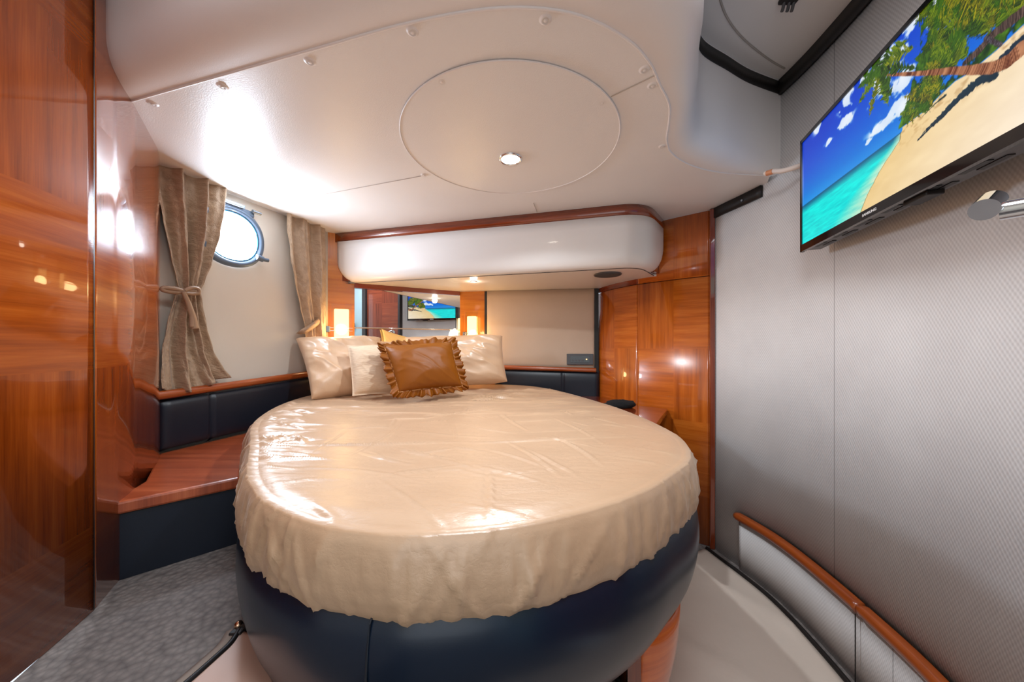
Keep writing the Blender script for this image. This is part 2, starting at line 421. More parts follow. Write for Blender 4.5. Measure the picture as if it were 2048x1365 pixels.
# ------------------------------------------------------------------ platform
plat = [(-0.95, -0.2), (-0.80, -0.2), (-0.87, .6), (-.93, .76), (-.985, .86), (-1.03, .95), (-1.2, 1.17), (-1.15, 1.25)]
edge = [(-.78, 1.06), (-.66, .885), (-.54, .712), (-.455, .62), (-.385, .566), (-.30, .52), (-.30, -0.2)]
tag(slab('floor_platform', [(-0.80, -0.2), (-0.87, .6), (-.93, .76), (-.985, .86), (-1.03, .95), (-1.10, 1.04)]+edge, HF, HP, M_carpet), kind='structure')

# ------------------------------------------------------------------ dropped ceiling
Sm = [(-1.10, .941), (-1.003, .913), (-.697, .828), (-.445, .758), (-.206, .693), (-.023, .6625), (.12, .674), (.239, .727), (.315, .79), (.37, .86), (.425, .93), (.460, 1.01), (.49, 1.09), (.54, 1.165), (.643, 1.242), (.784, 1.296), (.992, 1.323)]
Om = [(-1.03, .824), (-.938, .80), (-.66, .70), (-.42, .628), (-.19, .565), (-.01, .538), (.15, .555), (.30, .62), (.395, .71), (.452, .83), (.490, .905), (.527, .985), (.567, 1.06), (.628, 1.135), (.75, 1.20), (.87, 1.26), (1.04, 1.322)]
SC, OC = cr(Sm, 8), cr(Om, 8)
ceil = tag(empty('ceiling', W((0, 1.3), HC)), kind='structure')
poly = [tuple(p) for p in SC]+[(1.035, 1.40), (1.0, 1.62), (.975, 1.70), (.8, 2.4), (-.3, 2.5), (-1.10, 2.05), (-1.30, 1.28), (-1.30, 1.18), (-1.22, 1.08), (-1.15, .98)]
slab('ceiling_panel', poly, HC, HC+0.03, M_vinylp, ceil)
P = []
prof = []
for k in range(13):
    a = k/12*math.pi/2; prof.append((math.sin(a)**(2/2.6), 1-math.cos(a)**(2/2.6)))
for p, q in zip(SC, OC):
    row = []
    for s, c in prof: row.append(W(p.lerp(q, s), HC+0.085*c))
    row.append(W(q, HC+0.2)); row.append(W(q, 0.97)); row.append(W(q, HU))
    P.append(row)
fo = grid('padded_fascia', P, M_vinyl, ceil, smooth=True)
tube('piping', [W(p, HC-0.0005) for p in SC], 0.003, M_vinyl, ceil, 8)
# black trim band round the foot of the upper ceiling
band = []
OB = OC[len(OC)//2+10:]
tr2 = tag(vwall('trim_3', offset(OB, 0.004), 0.958, 1.005, M_black, thick=0.006), kind='structure')
solid = RW[14:-8]
inn = offset(RW, 0.012)
chk = inn if inn[30].x < RW[30].x else offset(RW, -0.012)
tag(vwall('trim_4', chk[18:70], 0.955, 1.012, M_black, thick=0.008), kind='structure')
up = tag(slab('ceiling_upper', [(-1.0, -1.05), (0.6, -1.05), (0.62, 0.3), (1.1, 0.3), (1.1, 1.5), (.6, 1.4), (-1.1, 1.2)], HU, HU+0.03, M_gel), kind='structure')
hatch = tag(empty('window_2', W((0.10, 0.13), HU)), kind='structure')
for sx, sy, lx, ly in ((-.27, 0, .04, .58), (.27, 0, .04, .58), (0, -.27, .50, .04), (0, .27, .50, .04)):
    box('hatch_frame', W((0.10+sx, 0.13+sy), HU-0.015), (lx, ly, 0.03), M_steel, hatch, bev=0.005)
# liner ridge of the overhead hatch in the upper ceiling
lin_pts = cr([(0.585, 0.98), (0.66, 1.06), (0.76, 1.135), (0.90, 1.215), (1.0, 1.262)], 8)
tube('hatch_liner_edge', [W(p, HU-0.001) for p in lin_pts], 0.003, plain('liner_grey', (170, 160, 152), 0.5), up, 8)
lt = tag(empty('hatch_latch', at(1578, -8, 1.0)), 'dark grey latch hanging from the upper ceiling at the top of the frame', 'latch')
c0 = Vector(W((0.81, 1.0), HU))
box('latch_plate', c0+Vector((0, 0, -0.006)), (0.05, 0.035, 0.012), M_black, lt, bev=0.003)
for dx in (-0.012, 0.003, 0.016):
    tube('latch_finger', [c0+Vector((dx, 0.008, -0.008)), c0+Vector((dx+0.002, 0.016, -0.022)), c0+Vector((dx+0.004, 0.022, -0.024))], 0.0045, M_greyp, lt, 8)

# circular panel in the dropped ceiling
CC, CR_ = Vector((-.006, 1.125)), 0.343
circ = [(CC.x+CR_*math.cos(a), CC.y+CR_*math.sin(a)) for a in [2*math.pi*i/96 for i in range(96)]]
slab('round_panel', circ, HC-0.003, HC-0.0005, M_vinylp, ceil)
tube('round_panel_piping', [W(p, HC-0.003) for p in circ], 0.0022, M_vinyl, ceil, 8, closed=True)
def ceil_pt(px, py, h=HC): z = h*F/(CY-py); return ((px-CX)/F*z, z)
for a, b in (((1222, 193), (1312, 149)), ((842, 352), (565, 404)), ((1067, 406), (1074, 424))):
    tube('panel_seam', [W(ceil_pt(*a), HC-0.001), W(ceil_pt(*b), HC-0.001)], 0.0014, plain('seam_beige', (186, 172, 160), 0.6), ceil, 6)  # seams drawn in a darker beige
def button(px, py):
    p = ceil_pt(px, py); V = []; Fc = []; c = Vector(W(p, HC))
    prof = [(0.0, -0.003), (0.0035, -0.0036), (0.0055, -0.0005), (0.0075, -0.0038), (0.010, -0.001), (0.015, 0.0005)]
    n = 20
    for r, h in prof:
        for k in range(n): a = 2*math.pi*k/n; V.append(c+Vector((r*math.cos(a), r*math.sin(a), h)))
    for i in range(len(prof)-1):
        for k in range(n): Fc.append((i*n+k, i*n+(k+1) % n, (i+1)*n+(k+1) % n, (i+1)*n+k))
    mk('button', V, Fc, M_vinyl, ceil, True)
for q in ((445, 172), (620, 123), (825, 63), (1091, 39), (883, 162), (1205, 204), (1289, 139), (1305, 171), (305, 207), (848, 350), (1325, 293)): button(*q)
# downlight
dl = tag(empty('ceiling_downlight', W((-.005, 1.196), HC)), 'small round lit chrome downlight in the circular ceiling panel', 'light')
c = Vector(W((-.005, 1.196), HC-0.004))
tube('chrome_ring', [c+Vector((0.036*math.cos(a), 0.036*math.sin(a), 0)) for a in [2*math.pi*i/40 for i in range(40)]], 0.005, M_chrome, dl, 10, closed=True)
lens = mk('lens', [c+Vector((0.031*math.cos(a), 0.031*math.sin(a), -0.001)) for a in [2*math.pi*i/32 for i in range(32)]], [tuple(range(32))], M_spot, dl)
# black batten over the right wall cloth
bt = [RW[i] for i in range(3, 16)]
bt = offset(bt, 0.012) if offset(bt, 0.012)[5].x < bt[5].x else offset(bt, -0.012)
o = tag(vwall('ceiling_batten', bt, HC-0.048, HC-0.002, M_black, thick=0.012), 'short black batten where the dropped ceiling meets the cloth wall above the wardrobe post', 'batten')
bp = bt[8]
tube('screw', [W((bp[0]-0.001, bp[1]), HC-0.03), W((bp[0]-0.006, bp[1]-0.003), HC-0.03)], 0.004, M_steel, o, 10)

# ------------------------------------------------------------------ left wardrobe
LW = cr([(-.80, .18), (-.835, .40), (-.872, .60), (-.922, .758)], 6)
LW2 = cr([(-.925, .763), (-.961, .826), (-.9765, .855), (-1.012, .915), (-1.048, .965), (-1.118, 1.062), (-1.19, 1.158), (-1.29, 1.262)], 6)
wl = tag(empty('wardrobe', W((-1.0, .7), HF)), 'tall glossy cherry wardrobe filling the left side beside the tied curtain', 'wardrobe')
def uvshift(o, du): 
    for d in o.data.uv_layers[0].data: d.uv = (d.uv[0]+du, d.uv[1])
vwall('wardrobe_door', LW, HP+0.002, HU-0.002, M_woodL, wl, thick=0.02)
vwall('side_panel', LW2, HP+0.002, HC-0.002 if False else HU-0.002, M_woodL, wl, thick=0.02)
vwall('door_gap', [(-.9205, .757), (-.9275, .766)], HP+0.002, HU-0.003, M_black, wl)

# ------------------------------------------------------------------ bench on the left
HS = -0.39
FL, FR = (-.990, .836), (-.787, 1.024)
BL, BR = (-1.262, 1.232), (-1.10, 1.76)
bench = tag(empty('bench', W((-1.0, 1.1), HP)), 'low bench with wooden top and black leather front between wardrobe and bed', 'bench')
slab('seat_top', [FL, (-.80, 1.012), (-.845, 1.07), (-.930, 1.215), (-1.018, 1.425), (-1.064, 1.64), BR, BL, (-1.05, .985)], HS-0.032, HS, M_woodB, bench, bev=0.006)
fa, fb = Vector(FL)+Vector((.008, .016)), Vector((-.795, 1.032))
fpan = []
vwall('front_panel', resample([fa, fb], 8), HP+0.001, HS-0.033, M_leather, bench, thick=0.03, smooth=False)

# wooden rail + leather panel on hull side and on back
def railrun(name, pts, label, r=0.0145):
    o = tube(name, pts, r, M_rail, None, 12, rz=r*1.1); me = o.data
    l = me.uv_layers.new(name='UVMap')
    for lp in me.loops:
        v = me.vertices[lp.vertex_index].co; l.data[lp.index].uv = (v.x+v.y, v.z*1.0)
    return o
ra = onwall(310, 793, HULL_A, CORNER, 0.045); rb = onwall(628, 747, HULL_A, CORNER, 0.03)
o = railrun('wood_rail', [ra, Vector(ra).lerp(Vector(rb), .5), rb], ''); tag(o, 'rounded cherry rail under the porthole wall above the black leather panel', 'rail')
def padpanel(name, path, h0s, h1s, bulge, mat, parent=None, seams=(), rows=12):
    """leather panel with soft edges and stitched seams at fractions"""
    n = 80; pts = resample(path, n); P = []
    for i, p in enumerate(pts):
        f = i/(n-1); t = Vector((path[-1][0]-path[0][0], path[-1][1]-path[0][1])).normalized(); nn = Vector((t.y, -t.x))
        if nn.dot(-p) < 0: nn = -nn
        row = []
        e = min(1, min(f, 1-f)*30)**0.5
        for s in seams: e = min(e, min(1, abs(f-s)*60+0.25)**0.5)
        h0 = h0s[0]+(h0s[1]-h0s[0])*f; h1 = h1s[0]+(h1s[1]-h1s[0])*f
        for k in range(rows+1):
            g = k/rows; eg = min(1, min(g, 1-g)*8)**0.5
            row.append(W(p+nn*bulge*e*eg, h0+(h1-h0)*g))
        P.append(row)
    return grid(name, P, mat, parent)
la, lb = onray(312, HULL_A, CORNER, 0.02), onray(632, HULL_A, CORNER, 0.015)
o = padpanel('leather_panel', [la, lb], (HS+0.001, HS+0.001), (Vector(ra).z-CAMZ-0.012, Vector(rb).z-CAMZ-0.012), 0.022, M_leather, seams=(0.24,))
solidify(o, 0.008); tag(o, 'black leather wall panel with stitched seams under the rail left of the bed', 'wall panel')
# back wall: beige panel, black gap, rail, leather
bk0, bk1 = MW_B, BK_B
pa, pb = onray(974, bk0, bk1, 0.014), onray(1190, bk0, bk1, 0.014)
o = padpanel('suede_wall_panel', [pa, pb], (-0.165, -0.165), (0.362, 0.362), 0.008, M_blind)
solidify(o, 0.01); tag(o, 'beige suede covered panel on the back wall beside the right sconce', 'wall panel')
xa, xb = onray(1188.5, bk0, bk1, 0.01), onray(1197, bk0, bk1, 0.01)
tag(box('trim_5', W(((xa[0]+xb[0])/2, (xa[1]+xb[1])/2), 0.0), ((xb[0]-xa[0]), 0.02, 0.72), M_black, ax=(0.99, -0.14, 0)), kind='structure')
xa, xb = onray(969.5, bk0, bk1, 0.006), onray(974, bk0, bk1, 0.006)
tag(box('trim_6', W(((xa[0]+xb[0])/2, (xa[1]+xb[1])/2), 0.0), ((xb[0]-xa[0]), 0.014, 0.72), M_black, ax=(0.99, -0.14, 0)), kind='structure')
rc, rd = onwall(1000, 735, bk0, bk1, 0.035), onwall(1192, 741, bk0, bk1, 0.035)
o = railrun('wood_rail', [rc, Vector(rc).lerp(Vector(rd), .5), rd], '', 0.013); tag(o, 'rounded cherry rail under the beige panel behind the right pillow', 'rail')
o = padpanel('leather_panel', [onray(990, bk0, bk1, 0.015), onray(1199, bk0, bk1, 0.015)], (-.45, -.45), (-0.155, -0.168), 0.02, M_leather, seams=(0.66,))
solidify(o, 0.006); tag(o, 'black leather wall panel behind the right head corner of the bed', 'wall panel')
# control panel
cp = tag(empty('control_panel', onwall(1160, 719, bk0, bk1, 0.03)), 'grey framed black audio control panel on the beige suede panel', 'control panel')
ctr = Vector(onwall(1160, 719, bk0, bk1, 0.028)); wx = (onwall(1187, 719, bk0, bk1, .028)[0]-onwall(1133, 719, bk0, bk1, .028)[0]); tdir = Vector((bk1[0]-bk0[0], bk1[1]-bk0[1], 0)).normalized()
hz = 22*ctr.y/F
box('frame', ctr, (wx, 0.012, hz), M_greyp, cp, ax=tdir, bev=0.003)
nrm = Vector((tdir.y, -tdir.x, 0)); nrm = -nrm if nrm.y > 0 else nrm
DSP = box('display', ctr+nrm*0.005, (wx*0.72, 0.006, hz*0.58), M_blackg, cp, ax=tdir)
for k in range(4): box('key', ctr+nrm*0.009+tdir*(-wx*0.27+k*wx*0.12)-Vector((0, 0, hz*0.12)), (wx*0.08, 0.003, hz*0.16), M_greyp, DSP, ax=tdir)
box('indicator', ctr+nrm*0.009+tdir*wx*0.24, (wx*0.04, 0.003, wx*0.04), emis('indicator_light', (255, 200, 120), 3), DSP, ax=tdir)

# ------------------------------------------------------------------ mirror
def mwall(px, py, off): return onwall(px, py, MW_A, MW_B, off)
mir = tag(empty('wall_mirror', mwall(812, 640, 0.01)), 'wide wall mirror in two panes behind the pillows between the sconces', 'mirror')
def quad(name, pts, t, mat, parent):
    pts = [Vector(p) for p in pts]; n = (pts[1]-pts[0]).cross(pts[3]-pts[0]).normalized()
    if n.y > 0: n = -n
    V = pts+[p-n*t for p in pts]
    return mk(name, V, [(0, 1, 2, 3), (7, 6, 5, 4), (0, 4, 5, 1), (1, 5, 6, 2), (2, 6, 7, 3), (3, 7, 4, 0)], mat, parent)
mL, mR = onray(709, MW_A, MW_B, 0.010), onray(920, MW_A, MW_B, 0.010)
quad('mirror_pane', [W(mL, 0.105), W(mR, 0.105), W(mR, 0.336), W(mL, 0.336)], 0.008, M_mirror, mir)
quad('mirror_pane', [W(mL, -0.22), W(mR, -0.22), W(mR, 0.098), W(mL, 0.098)], 0.008, M_mirror, mir)
tube('joint_strip', [W(Vector(mL)*0.998, 0.1015), W(Vector(mR)*0.998, 0.1015)], 0.004, M_chrome, mir, 8)
quad('top_frame', [W(Vector(mL)*0.99, 0.336), W(Vector(mR)*0.995, 0.336), W(Vector(mR)*0.995, 0.37), W(Vector(mL)*0.99, 0.37)], 0.02, M_woodH, mir)

# ------------------------------------------------------------------ sconces
def sconce(a, b, px, ptop, pbot, wpx, label, mir_side):
    p = Vector(onwall(px, (ptop+pbot)/2, a, b, 0.055)); t = Vector((b[0]-a[0], b[1]-a[1], 0)).normalized(); n = Vector((t.y, -t.x, 0))
    if n.dot(p) > 0: n = -n
    s = tag(empty('wall_sconce', p-n*0.055), label, 'wall lamp', 'frosted glass wall lamps beside the mirror')
    sc = p.y/F; hgt_ = (pbot-ptop)*sc; wd = wpx*sc/abs(t.x)*0.95
    box('glass_plate', p+n*0.018, (wd*1.12, 0.004, hgt_*1.06), M_glass, s, ax=t)
    fr = box('frosted_shade', p-Vector((0, 0, hgt_*0.02)), (wd*0.82, 0.022, hgt_*0.9), M_lampglass, s, ax=t, bev=0.006)
    for dz in (0.006, -0.010):
        tube('wire_bracket', [p+t*wd*0.62+n*0.022+Vector((0, 0, dz)), p-t*wd*0.62+n*0.022+Vector((0, 0, dz)), p-t*wd*0.72-n*0.04+Vector((0, 0, dz))], 0.0022, M_chrome, s, 8)
    box('wall_mount', p-t*mir_side*wd*0.75-n*0.035, (0.025, 0.03, 0.035), M_steel, s, ax=t, bev=0.003)
    lamp('sconce_glow', 'POINT', p+n*0.05, 1.7, (1.0, 0.66, 0.30), 0.05)
    return s
sconce(MW_A, MW_B, 683, 612, 706, 30, 'lit frosted glass wall lamp left of the mirror beside the curtain', 1)
sconce(bk0, bk1, 944, 627, 712, 24, 'lit frosted glass wall lamp right of the mirror beside the beige panel', 1)

# ------------------------------------------------------------------ porthole
def hp(px, off=0.0): return onray(px, HULL_A, CORNER, off)
PC = Vector((0, 0)); zc = 1.484; PC = Vector((HULL_A[0]+(zc-HULL_A[1])/hull_dir.y*hull_dir.x, zc)); PH = 0.468
hd3 = Vector((hull_dir.x, hull_dir.y, 0)); hn3 = Vector((hull_dir.y, -hull_dir.x, 0))
pc = Vector(W(PC, PH))
def ring3(c, rx, rz_, n=64, e=2.0):
    out = []
    for i in range(n):
        a = 2*math.pi*i/n; ca, sa = math.cos(a), math.sin(a)
        out.append(c+hd3*rx*math.copysign(abs(ca)**(2/e), ca)+Vector((0, 0, 1))*rz_*math.copysign(abs(sa)**(2/e), sa))
    return out
win = tag(empty('window_1', pc), kind='structure')
rows = []
for off, d in ((0.0, 0.131), (0.014, 0.130), (0.020, 0.124), (0.020, 0.112), (0.012, 0.106), (0.010, 0.103), (0.002, 0.1015)):
    rows.append(ring3(pc+hn3*off, d+0.004, d, e=2.2))
grid('window_frame', [list(r) for r in rows], M_port, win, closed_v=True)
g = mk('window_glass', [pc+hn3*0.006]+ring3(pc+hn3*0.006, 0.1055, 0.1015, e=2.2), [(0, i+1, (i+1) % 64+1) for i in range(64)], M_day, win)
gk = plain('gasket_blue', (30, 110, 150), 0.3)
tube('window_gasket', ring3(pc+hn3*0.010, 0.1065, 0.1025, e=2.2), 0.003, gk, win, 8, closed=True)
# hinge plate above, latch lug lower right
box('hinge_bar', pc+hn3*0.02+Vector((0, 0, 0.137))-hd3*0.02, (0.12, 0.018, 0.014), M_steel, win, ax=hd3, bev=0.003)
HPL = box('hinge_plate', pc+hn3*0.010+Vector((0, 0, 0.121))+hd3*0.012, (0.15, 0.016, 0.026), M_port, win, ax=hd3, bev=0.004)
tube('hinge_pin', [pc+hn3*0.026+Vector((0, 0, 0.132))+hd3*0.072, pc+hn3*0.026+Vector((0, 0, 0.132))+hd3*0.108], 0.008, M_steel, HPL, 12)
lp_ = pc+hn3*0.02+hd3*0.108+Vector((0, 0, -0.072))
LUG = tube('latch_lug', [lp_-hd3*0.015+Vector((0, 0, .004)), lp_+hd3*0.014], 0.013, M_port, win, 14)
tube('latch_knob', [lp_+hd3*0.012, lp_+hd3*0.038+hn3*0.004], 0.0085, M_port, LUG, 12)

# ------------------------------------------------------------------ curtains
def curtain(rows, folds, amp, label, tie, seed, nx=120):
    """rows: (py, px_left, px_right, offset, foldscale)"""
    rnd = random.Random(seed)
    ph = [rnd.uniform(0, 6.28) for _ in range(6)]
    keys = rows; n = 110; P = []; U = []
    ys = [k[0] for k in keys]
    def interp(y, c):
        for i in range(len(keys)-1):
            if y <= keys[i+1][0]:
                f = (y-keys[i][0])/(keys[i+1][0]-keys[i][0]); f2 = f*f*(3-2*f)*0.5+f*0.5
                return keys[i][c]+(keys[i+1][c]-keys[i][c])*f2
        return keys[-1][c]
    for j in range(n):
        y = ys[0]+(ys[-1]-ys[0])*j/(n-1); row = []; ur = []
        l, r, off, fs = interp(y, 1), interp(y, 2), interp(y, 3), interp(y, 4)
        pl, pr = onray(l, HULL_A, CORNER, off), onray(r, HULL_A, CORNER, off)
        s0 = (Vector(pl)-Vector(HULL_A)).dot(hull_dir); s1 = (Vector(pr)-Vector(HULL_A)).dot(hull_dir)
        for i in range(nx):
            u = i/(nx-1)
            a = u*folds*2*math.pi
            wv = math.sin(a+ph[0]+0.5*math.sin(y*0.012+ph[1]))+0.35*math.sin(a*1.7+ph[2]+y*0.01)+0.2*math.sin(a*2.9+ph[3]-y*0.015)
            dd = off+wv*amp*fs*min(1, 0.3+3*min(u, 1-u)+.0)
            dd += 0.004*noise.noise(Vector((u*14, y*0.035, seed)))*fs
            dd = max(dd, 0.006)
            sl = s0+(s1-s0)*(u+0.025*math.cos(a+ph[0])*fs)
            mid = Vector(HULL_A)+hull_dir*sl
            base = Vector(HULL_A)+hull_dir*((s0+s1)/2)
            zz = onray((l+r)/2, HULL_A, CORNER, off)[1]
            hgtc = hgt(y, zz)
            if y > ys[-1]-40: hgtc += 0.02*math.sin(u*5+seed)*((y-(ys[-1]-40))/40)
            row.append(W((mid.x+hn3.x*dd, mid.y+hn3.y*dd), hgtc)); ur.append((u*0.35, y*0.0022))
        P.append(row); U.append(ur)
    if tie is None: pass
    o = grid('curtain', P, M_curt, None, uv=U); solidify(o, 0.0015, 0)
    r0 = Vector((0, 0, 0))
    tag(o, label, 'curtain', 'taupe curtains tied back beside the porthole')
    return o
CL = curtain([(322, 306, 452, .035, 1.0), (380, 308, 447, .035, 1.0), (450, 322, 437, .035, 1.0), (520, 338, 420, .035, .9), (560, 350, 407, .035, .6), (580, 355, 399, .035, .45),
              (600, 346, 403, .035, .6), (650, 332, 411, .035, .9), (700, 322, 424, .04, 1.0), (745, 320, 445, .045, 1.0), (772, 322, 460, .045, 1.0)],
             3.0, 0.022, 'taupe crinkled curtain tied in the middle with a bow, left of the porthole', None, 3)
def ribbon(name, pts, wdt, nrm_, mat, parent, t=0.002, twist=0.0):
    P = []
    n = len(pts); pts = [Vector(p) for p in pts]
    for i, p in enumerate(pts):
        tt = (pts[min(i+1, n-1)]-pts[max(i-1, 0)]).normalized(); s = tt.cross(nrm_).normalized()
        wd = wdt[i] if isinstance(wdt, list) else wdt
        P.append([p+s*wd*k/2+nrm_*0.003*math.cos(k*3) for k in (-1, -.5, 0, .5, 1)])
    o = grid(name, P, mat, parent); solidify(o, t, 0); return o
M_tie = plain('tieback_cloth', (160, 130, 104), 0.6, nscale=60, nstr=0.3, var=0.06)
def onh(px, py, off): return Vector(onwall(px, py, HULL_A, CORNER, off))
ribbon('tieback', cr([onh(351, 577, .03), onh(354, 579, .06), onh(366, 583, .078), onh(380, 583, .08), onh(394, 580, .072), onh(400, 577, .04)], 5), 0.020, hn3, M_tie, CL)
ribbon('tie_loop', cr([onh(372, 584, .085), onh(352, 578, .085), onh(330, 576, .08), onh(326, 580, .078), onh(344, 584, .08), onh(368, 585, .085)], 6), [0.014]*31, hn3, M_tie, CL)
ribbon('tie_loop', cr([onh(370, 582, .088), onh(385, 576, .09), onh(397, 578, .088), onh(398, 586, .085), onh(384, 588, .085), onh(368, 585, .088)], 6), [0.012]*31, hn3, M_tie, CL)
ribbon('tie_tail', cr([onh(368, 584, .09), onh(375, 600, .088), onh(382, 620, .085), onh(388, 640, .08), onh(391, 658, .078)], 6), [0.012+0.0006*i for i in range(25)], hn3, M_tie, CL)
ribbon('tie_tail', cr([onh(366, 584, .09), onh(376, 606, .086), onh(384, 630, .082), onh(385, 655, .078)], 6), [0.010+0.0005*i for i in range(19)], hn3, M_tie, CL)
CRt = curtain([(425, 569, 646, .03, 1.0), (470, 571, 648, .03, 1.0), (520, 577, 649, .03, 1.0), (570, 585, 649, .03, .95), (620, 596, 649, .03, .8), (655, 605, 649, .035, .6), (690, 607, 649, .035, .8), (735, 605, 649, .035, .9)],
              2.6, 0.018, 'taupe crinkled curtain swept against the corner beside the left sconce, right of the porthole', None, 8)
ribbon('tieback', cr([onh(598, 668, .05), onh(608, 663, .075), onh(622, 655, .07), onh(634, 646, .06), onh(644, 637, .03)], 5), 0.030, hn3, M_tie, CRt)
ribbon('tieback_fold', cr([onh(599, 669, .05), onh(612, 660, .08), onh(628, 650, .072), onh(643, 643, .03)], 5), 0.014, hn3, M_tie, CRt)

# ------------------------------------------------------------------ overhead cabinet
HB = 0.363
oc = tag(empty('overhead_cabinet', W((-.2, 2.0), HB)), 'long cream padded overhead cabinet with cherry top edge above the pillows', 'cabinet')
def cabp(px): return onray(px, HULL_B, (.51, 1.586))
front = [(-1.040, 2.003), (.34, 1.632), (.50, 1.588), (.565, 1.582), (.625, 1.598), (.675, 1.636), (.735, 1.712), (.790, 1.785)]
fr = [Vector(front[0]).lerp(Vector(front[1]), i/20) for i in range(20)]+cr(front[1:], 8)
def inner(p, d):   # set back from the face
    return p
bk = offset(fr, -1.0)
sgn = 1 if bk[5].y > fr[5].y else -1
def back(path, d): return offset(path, -d*sgn)
# cherry edge strip
vwall('top_trim', back(fr, 0.004), HC-0.052, HC-0.001, M_woodH, oc, thick=0.004)
# cream face, rounded bottom, rounded outer corners
face = resample(fr, 140); bkf = lambda d: back(face, d)
Ltot = arclen(face)[-1]; rows = []
R = 0.10
profc = [(0.0, HC-0.052), (0.0, 0.55), (0.0, 0.48), (0.001, 0.43), (0.005, 0.405), (0.014, 0.386), (0.028, 0.372), (0.046, 0.365), (0.05, 0.3645)]
offs = [bkf(d) for d, h in profc]; AL = arclen(face)
bot = 0.3645
for i in range(len(face)):
    s = AL[i]; e0 = s-0.02; e1 = Ltot-0.012-s
    e = min(e0, e1); row = []
    lift = 0.0
    if e < R: lift = R-math.sqrt(max(0, R*R-(R-max(e, 0))**2))
    for k, (d, h) in enumerate(profc):
        g = (HC-0.052-h)/(HC-0.052-bot)
        hh_ = HC-0.052-(HC-0.052-bot-lift)*g
        row.append(W(offs[k][i], hh_))
    if e >= 0: rows.append(row)
o = grid('padded_front', rows, M_gel, oc); solidify(o, 0.008, 1)
under = [tuple(p) for p in back(fr, 0.052)]
slab('underside_panel', under+[(.80, 1.83), (.70, 1.92), (.58, 2.235), MW_B, (-.97, 2.06), (-1.03, 2.02)], HB, HB+0.01, M_gel, oc)
vwall('seam', back(fr, 0.050), HB-0.0015, HB+0.004, plain('seam_dark', (90, 80, 74), 0.6), oc)
# backing body
slab('body', [tuple(p) for p in back(fr, 0.03)]+[(.80, 1.83), (.72, 1.95), (.60, 2.2), MW_B, (-1.02, 2.03)], HB+0.012, HC-0.001, M_woodH, oc)
# speaker
sp = tag(empty('speaker', W((.49, 1.77), HB)), 'round dark grey speaker grille in the overhead cabinet underside', 'speaker')
cz = Vector(W((.492, 1.77), HB-0.003))
n = 40
V = []; Fc = []
for r, h in ((0.0, -0.006), (0.045, -0.006), (0.062, -0.004), (0.068, 0.0), (0.068, 0.004)):
    for k in range(n): a = 2*math.pi*k/n; V.append(cz+Vector((r*math.cos(a), r*math.sin(a), h)))
for i in range(4):
    for k in range(n): Fc.append((i*n+k, i*n+(k+1) % n, (i+1)*n+(k+1) % n, (i+1)*n+k))
mk('speaker_grille', V, Fc, plain('speaker_cloth', (66, 68, 72), 0.8, nscale=500, nstr=0.5), sp, True)
tube('speaker_rim', [cz+Vector((0.067*math.cos(a), 0.067*math.sin(a), 0)) for a in [2*math.pi*i/40 for i in range(40)]], 0.003, M_greyp, sp, 8, closed=True)
# added glowing disc standing in for the sconce's reflection in the underside
rl = tag(empty('sconce_glint', W((-.22, 1.97), HB)), 'small glowing disc added as the sconce reflection in the overhead cabinet underside', 'light')
cz2 = Vector(W((-.22, 1.97), HB-0.002))
mk('lens', [cz2+Vector((0.014*math.cos(a), 0.014*math.sin(a), -0.003)) for a in [2*math.pi*i/20 for i in range(20)]], [tuple(range(20))], emis('glowing_glint', (255, 240, 215), 3), rl)  # glowing disc imitates a reflected highlight
tube('rim', [cz2+Vector((0.016*math.cos(a), 0.016*math.sin(a), 0)) for a in [2*math.pi*i/24 for i in range(24)]], 0.003, M_gel, rl, 8, closed=True)

# ------------------------------------------------------------------ right wardrobe
WR = cr([(.560, 2.235), (.572, 2.17), (.598, 2.08), (.640, 1.985), (.690, 1.900)], 6)
WR2 = cr([(.693, 1.896), (.75, 1.835), (.82, 1.768), (.90, 1.70), (.950, 1.661)], 6)
wr = tag(empty('wardrobe', W((.8, 1.95), HF)), 'glossy cherry corner wardrobe with two curved doors right of the bed head', 'wardrobe')
HM = 0.333
gap = 0.0022
vwall('wardrobe_door', WR, HF+0.002, HM-gap, M_woodR, wr, thick=0.018)
vwall('wardrobe_door', WR2, HF+0.002, HM-gap, M_woodR, wr, thick=0.018)
vwall('upper_panel', WR, HM+gap, HC-0.002, M_woodH, wr, thick=0.018)
vwall('upper_panel', WR2, HM+gap, HC-0.002, M_woodR, wr, thick=0.018)
bb = offset(WR+WR2, 0.02)
if bb[10].x < (WR+WR2)[10].x: bb = offset(WR+WR2, -0.02)
vwall('carcass', [tuple(p) for p in bb]+[(.975, 1.66)], HF+0.002, HC-0.003, M_black, wr)
box('corner_post', W((.9575, 1.648), (HF+HC)/2), (0.022, 0.03, HC-HF-0.004), M_woodV, wr, ax=(0.95, -0.3, 0), bev=0.003)
# ledge beside the bed
lg = tag(slab('bedside_ledge', [(.34, 2.0), (.47, 1.50), (.52, 1.3), (.80, 1.77), (.69, 1.87), (.60, 2.02), (.555, 2.2), (.30, 2.2)], -.355, -.33, M_woodH), 'narrow cherry ledge between the bed and the corner wardrobe', 'shelf')
V = []
bc = Vector(at(1240, 815, 1.80)); bc.z = CAMZ-0.33+0.018
P = []
for i in range(24):
    row = []
    for j in range(12):
        a = 2*math.pi*i/24; t = math.pi*j/11
        r = 1+0.18*noise.noise(Vector((math.cos(a)*2, math.sin(a)*2, t*3)))
        row.append(bc+Vector((0.085*r*math.sin(t)*math.cos(a), 0.04*r*math.sin(t)*math.sin(a), 0.024*r*math.cos(t))))
    P.append(row)
o = grid('black_cloth', P, plain('black_fleece', (20, 20, 22), 0.95, nscale=200, nstr=1.0, ndist=0.004), closed_u=True)
tag(o, 'small black crumpled cloth on the ledge between bed and corner wardrobe', 'cloth')

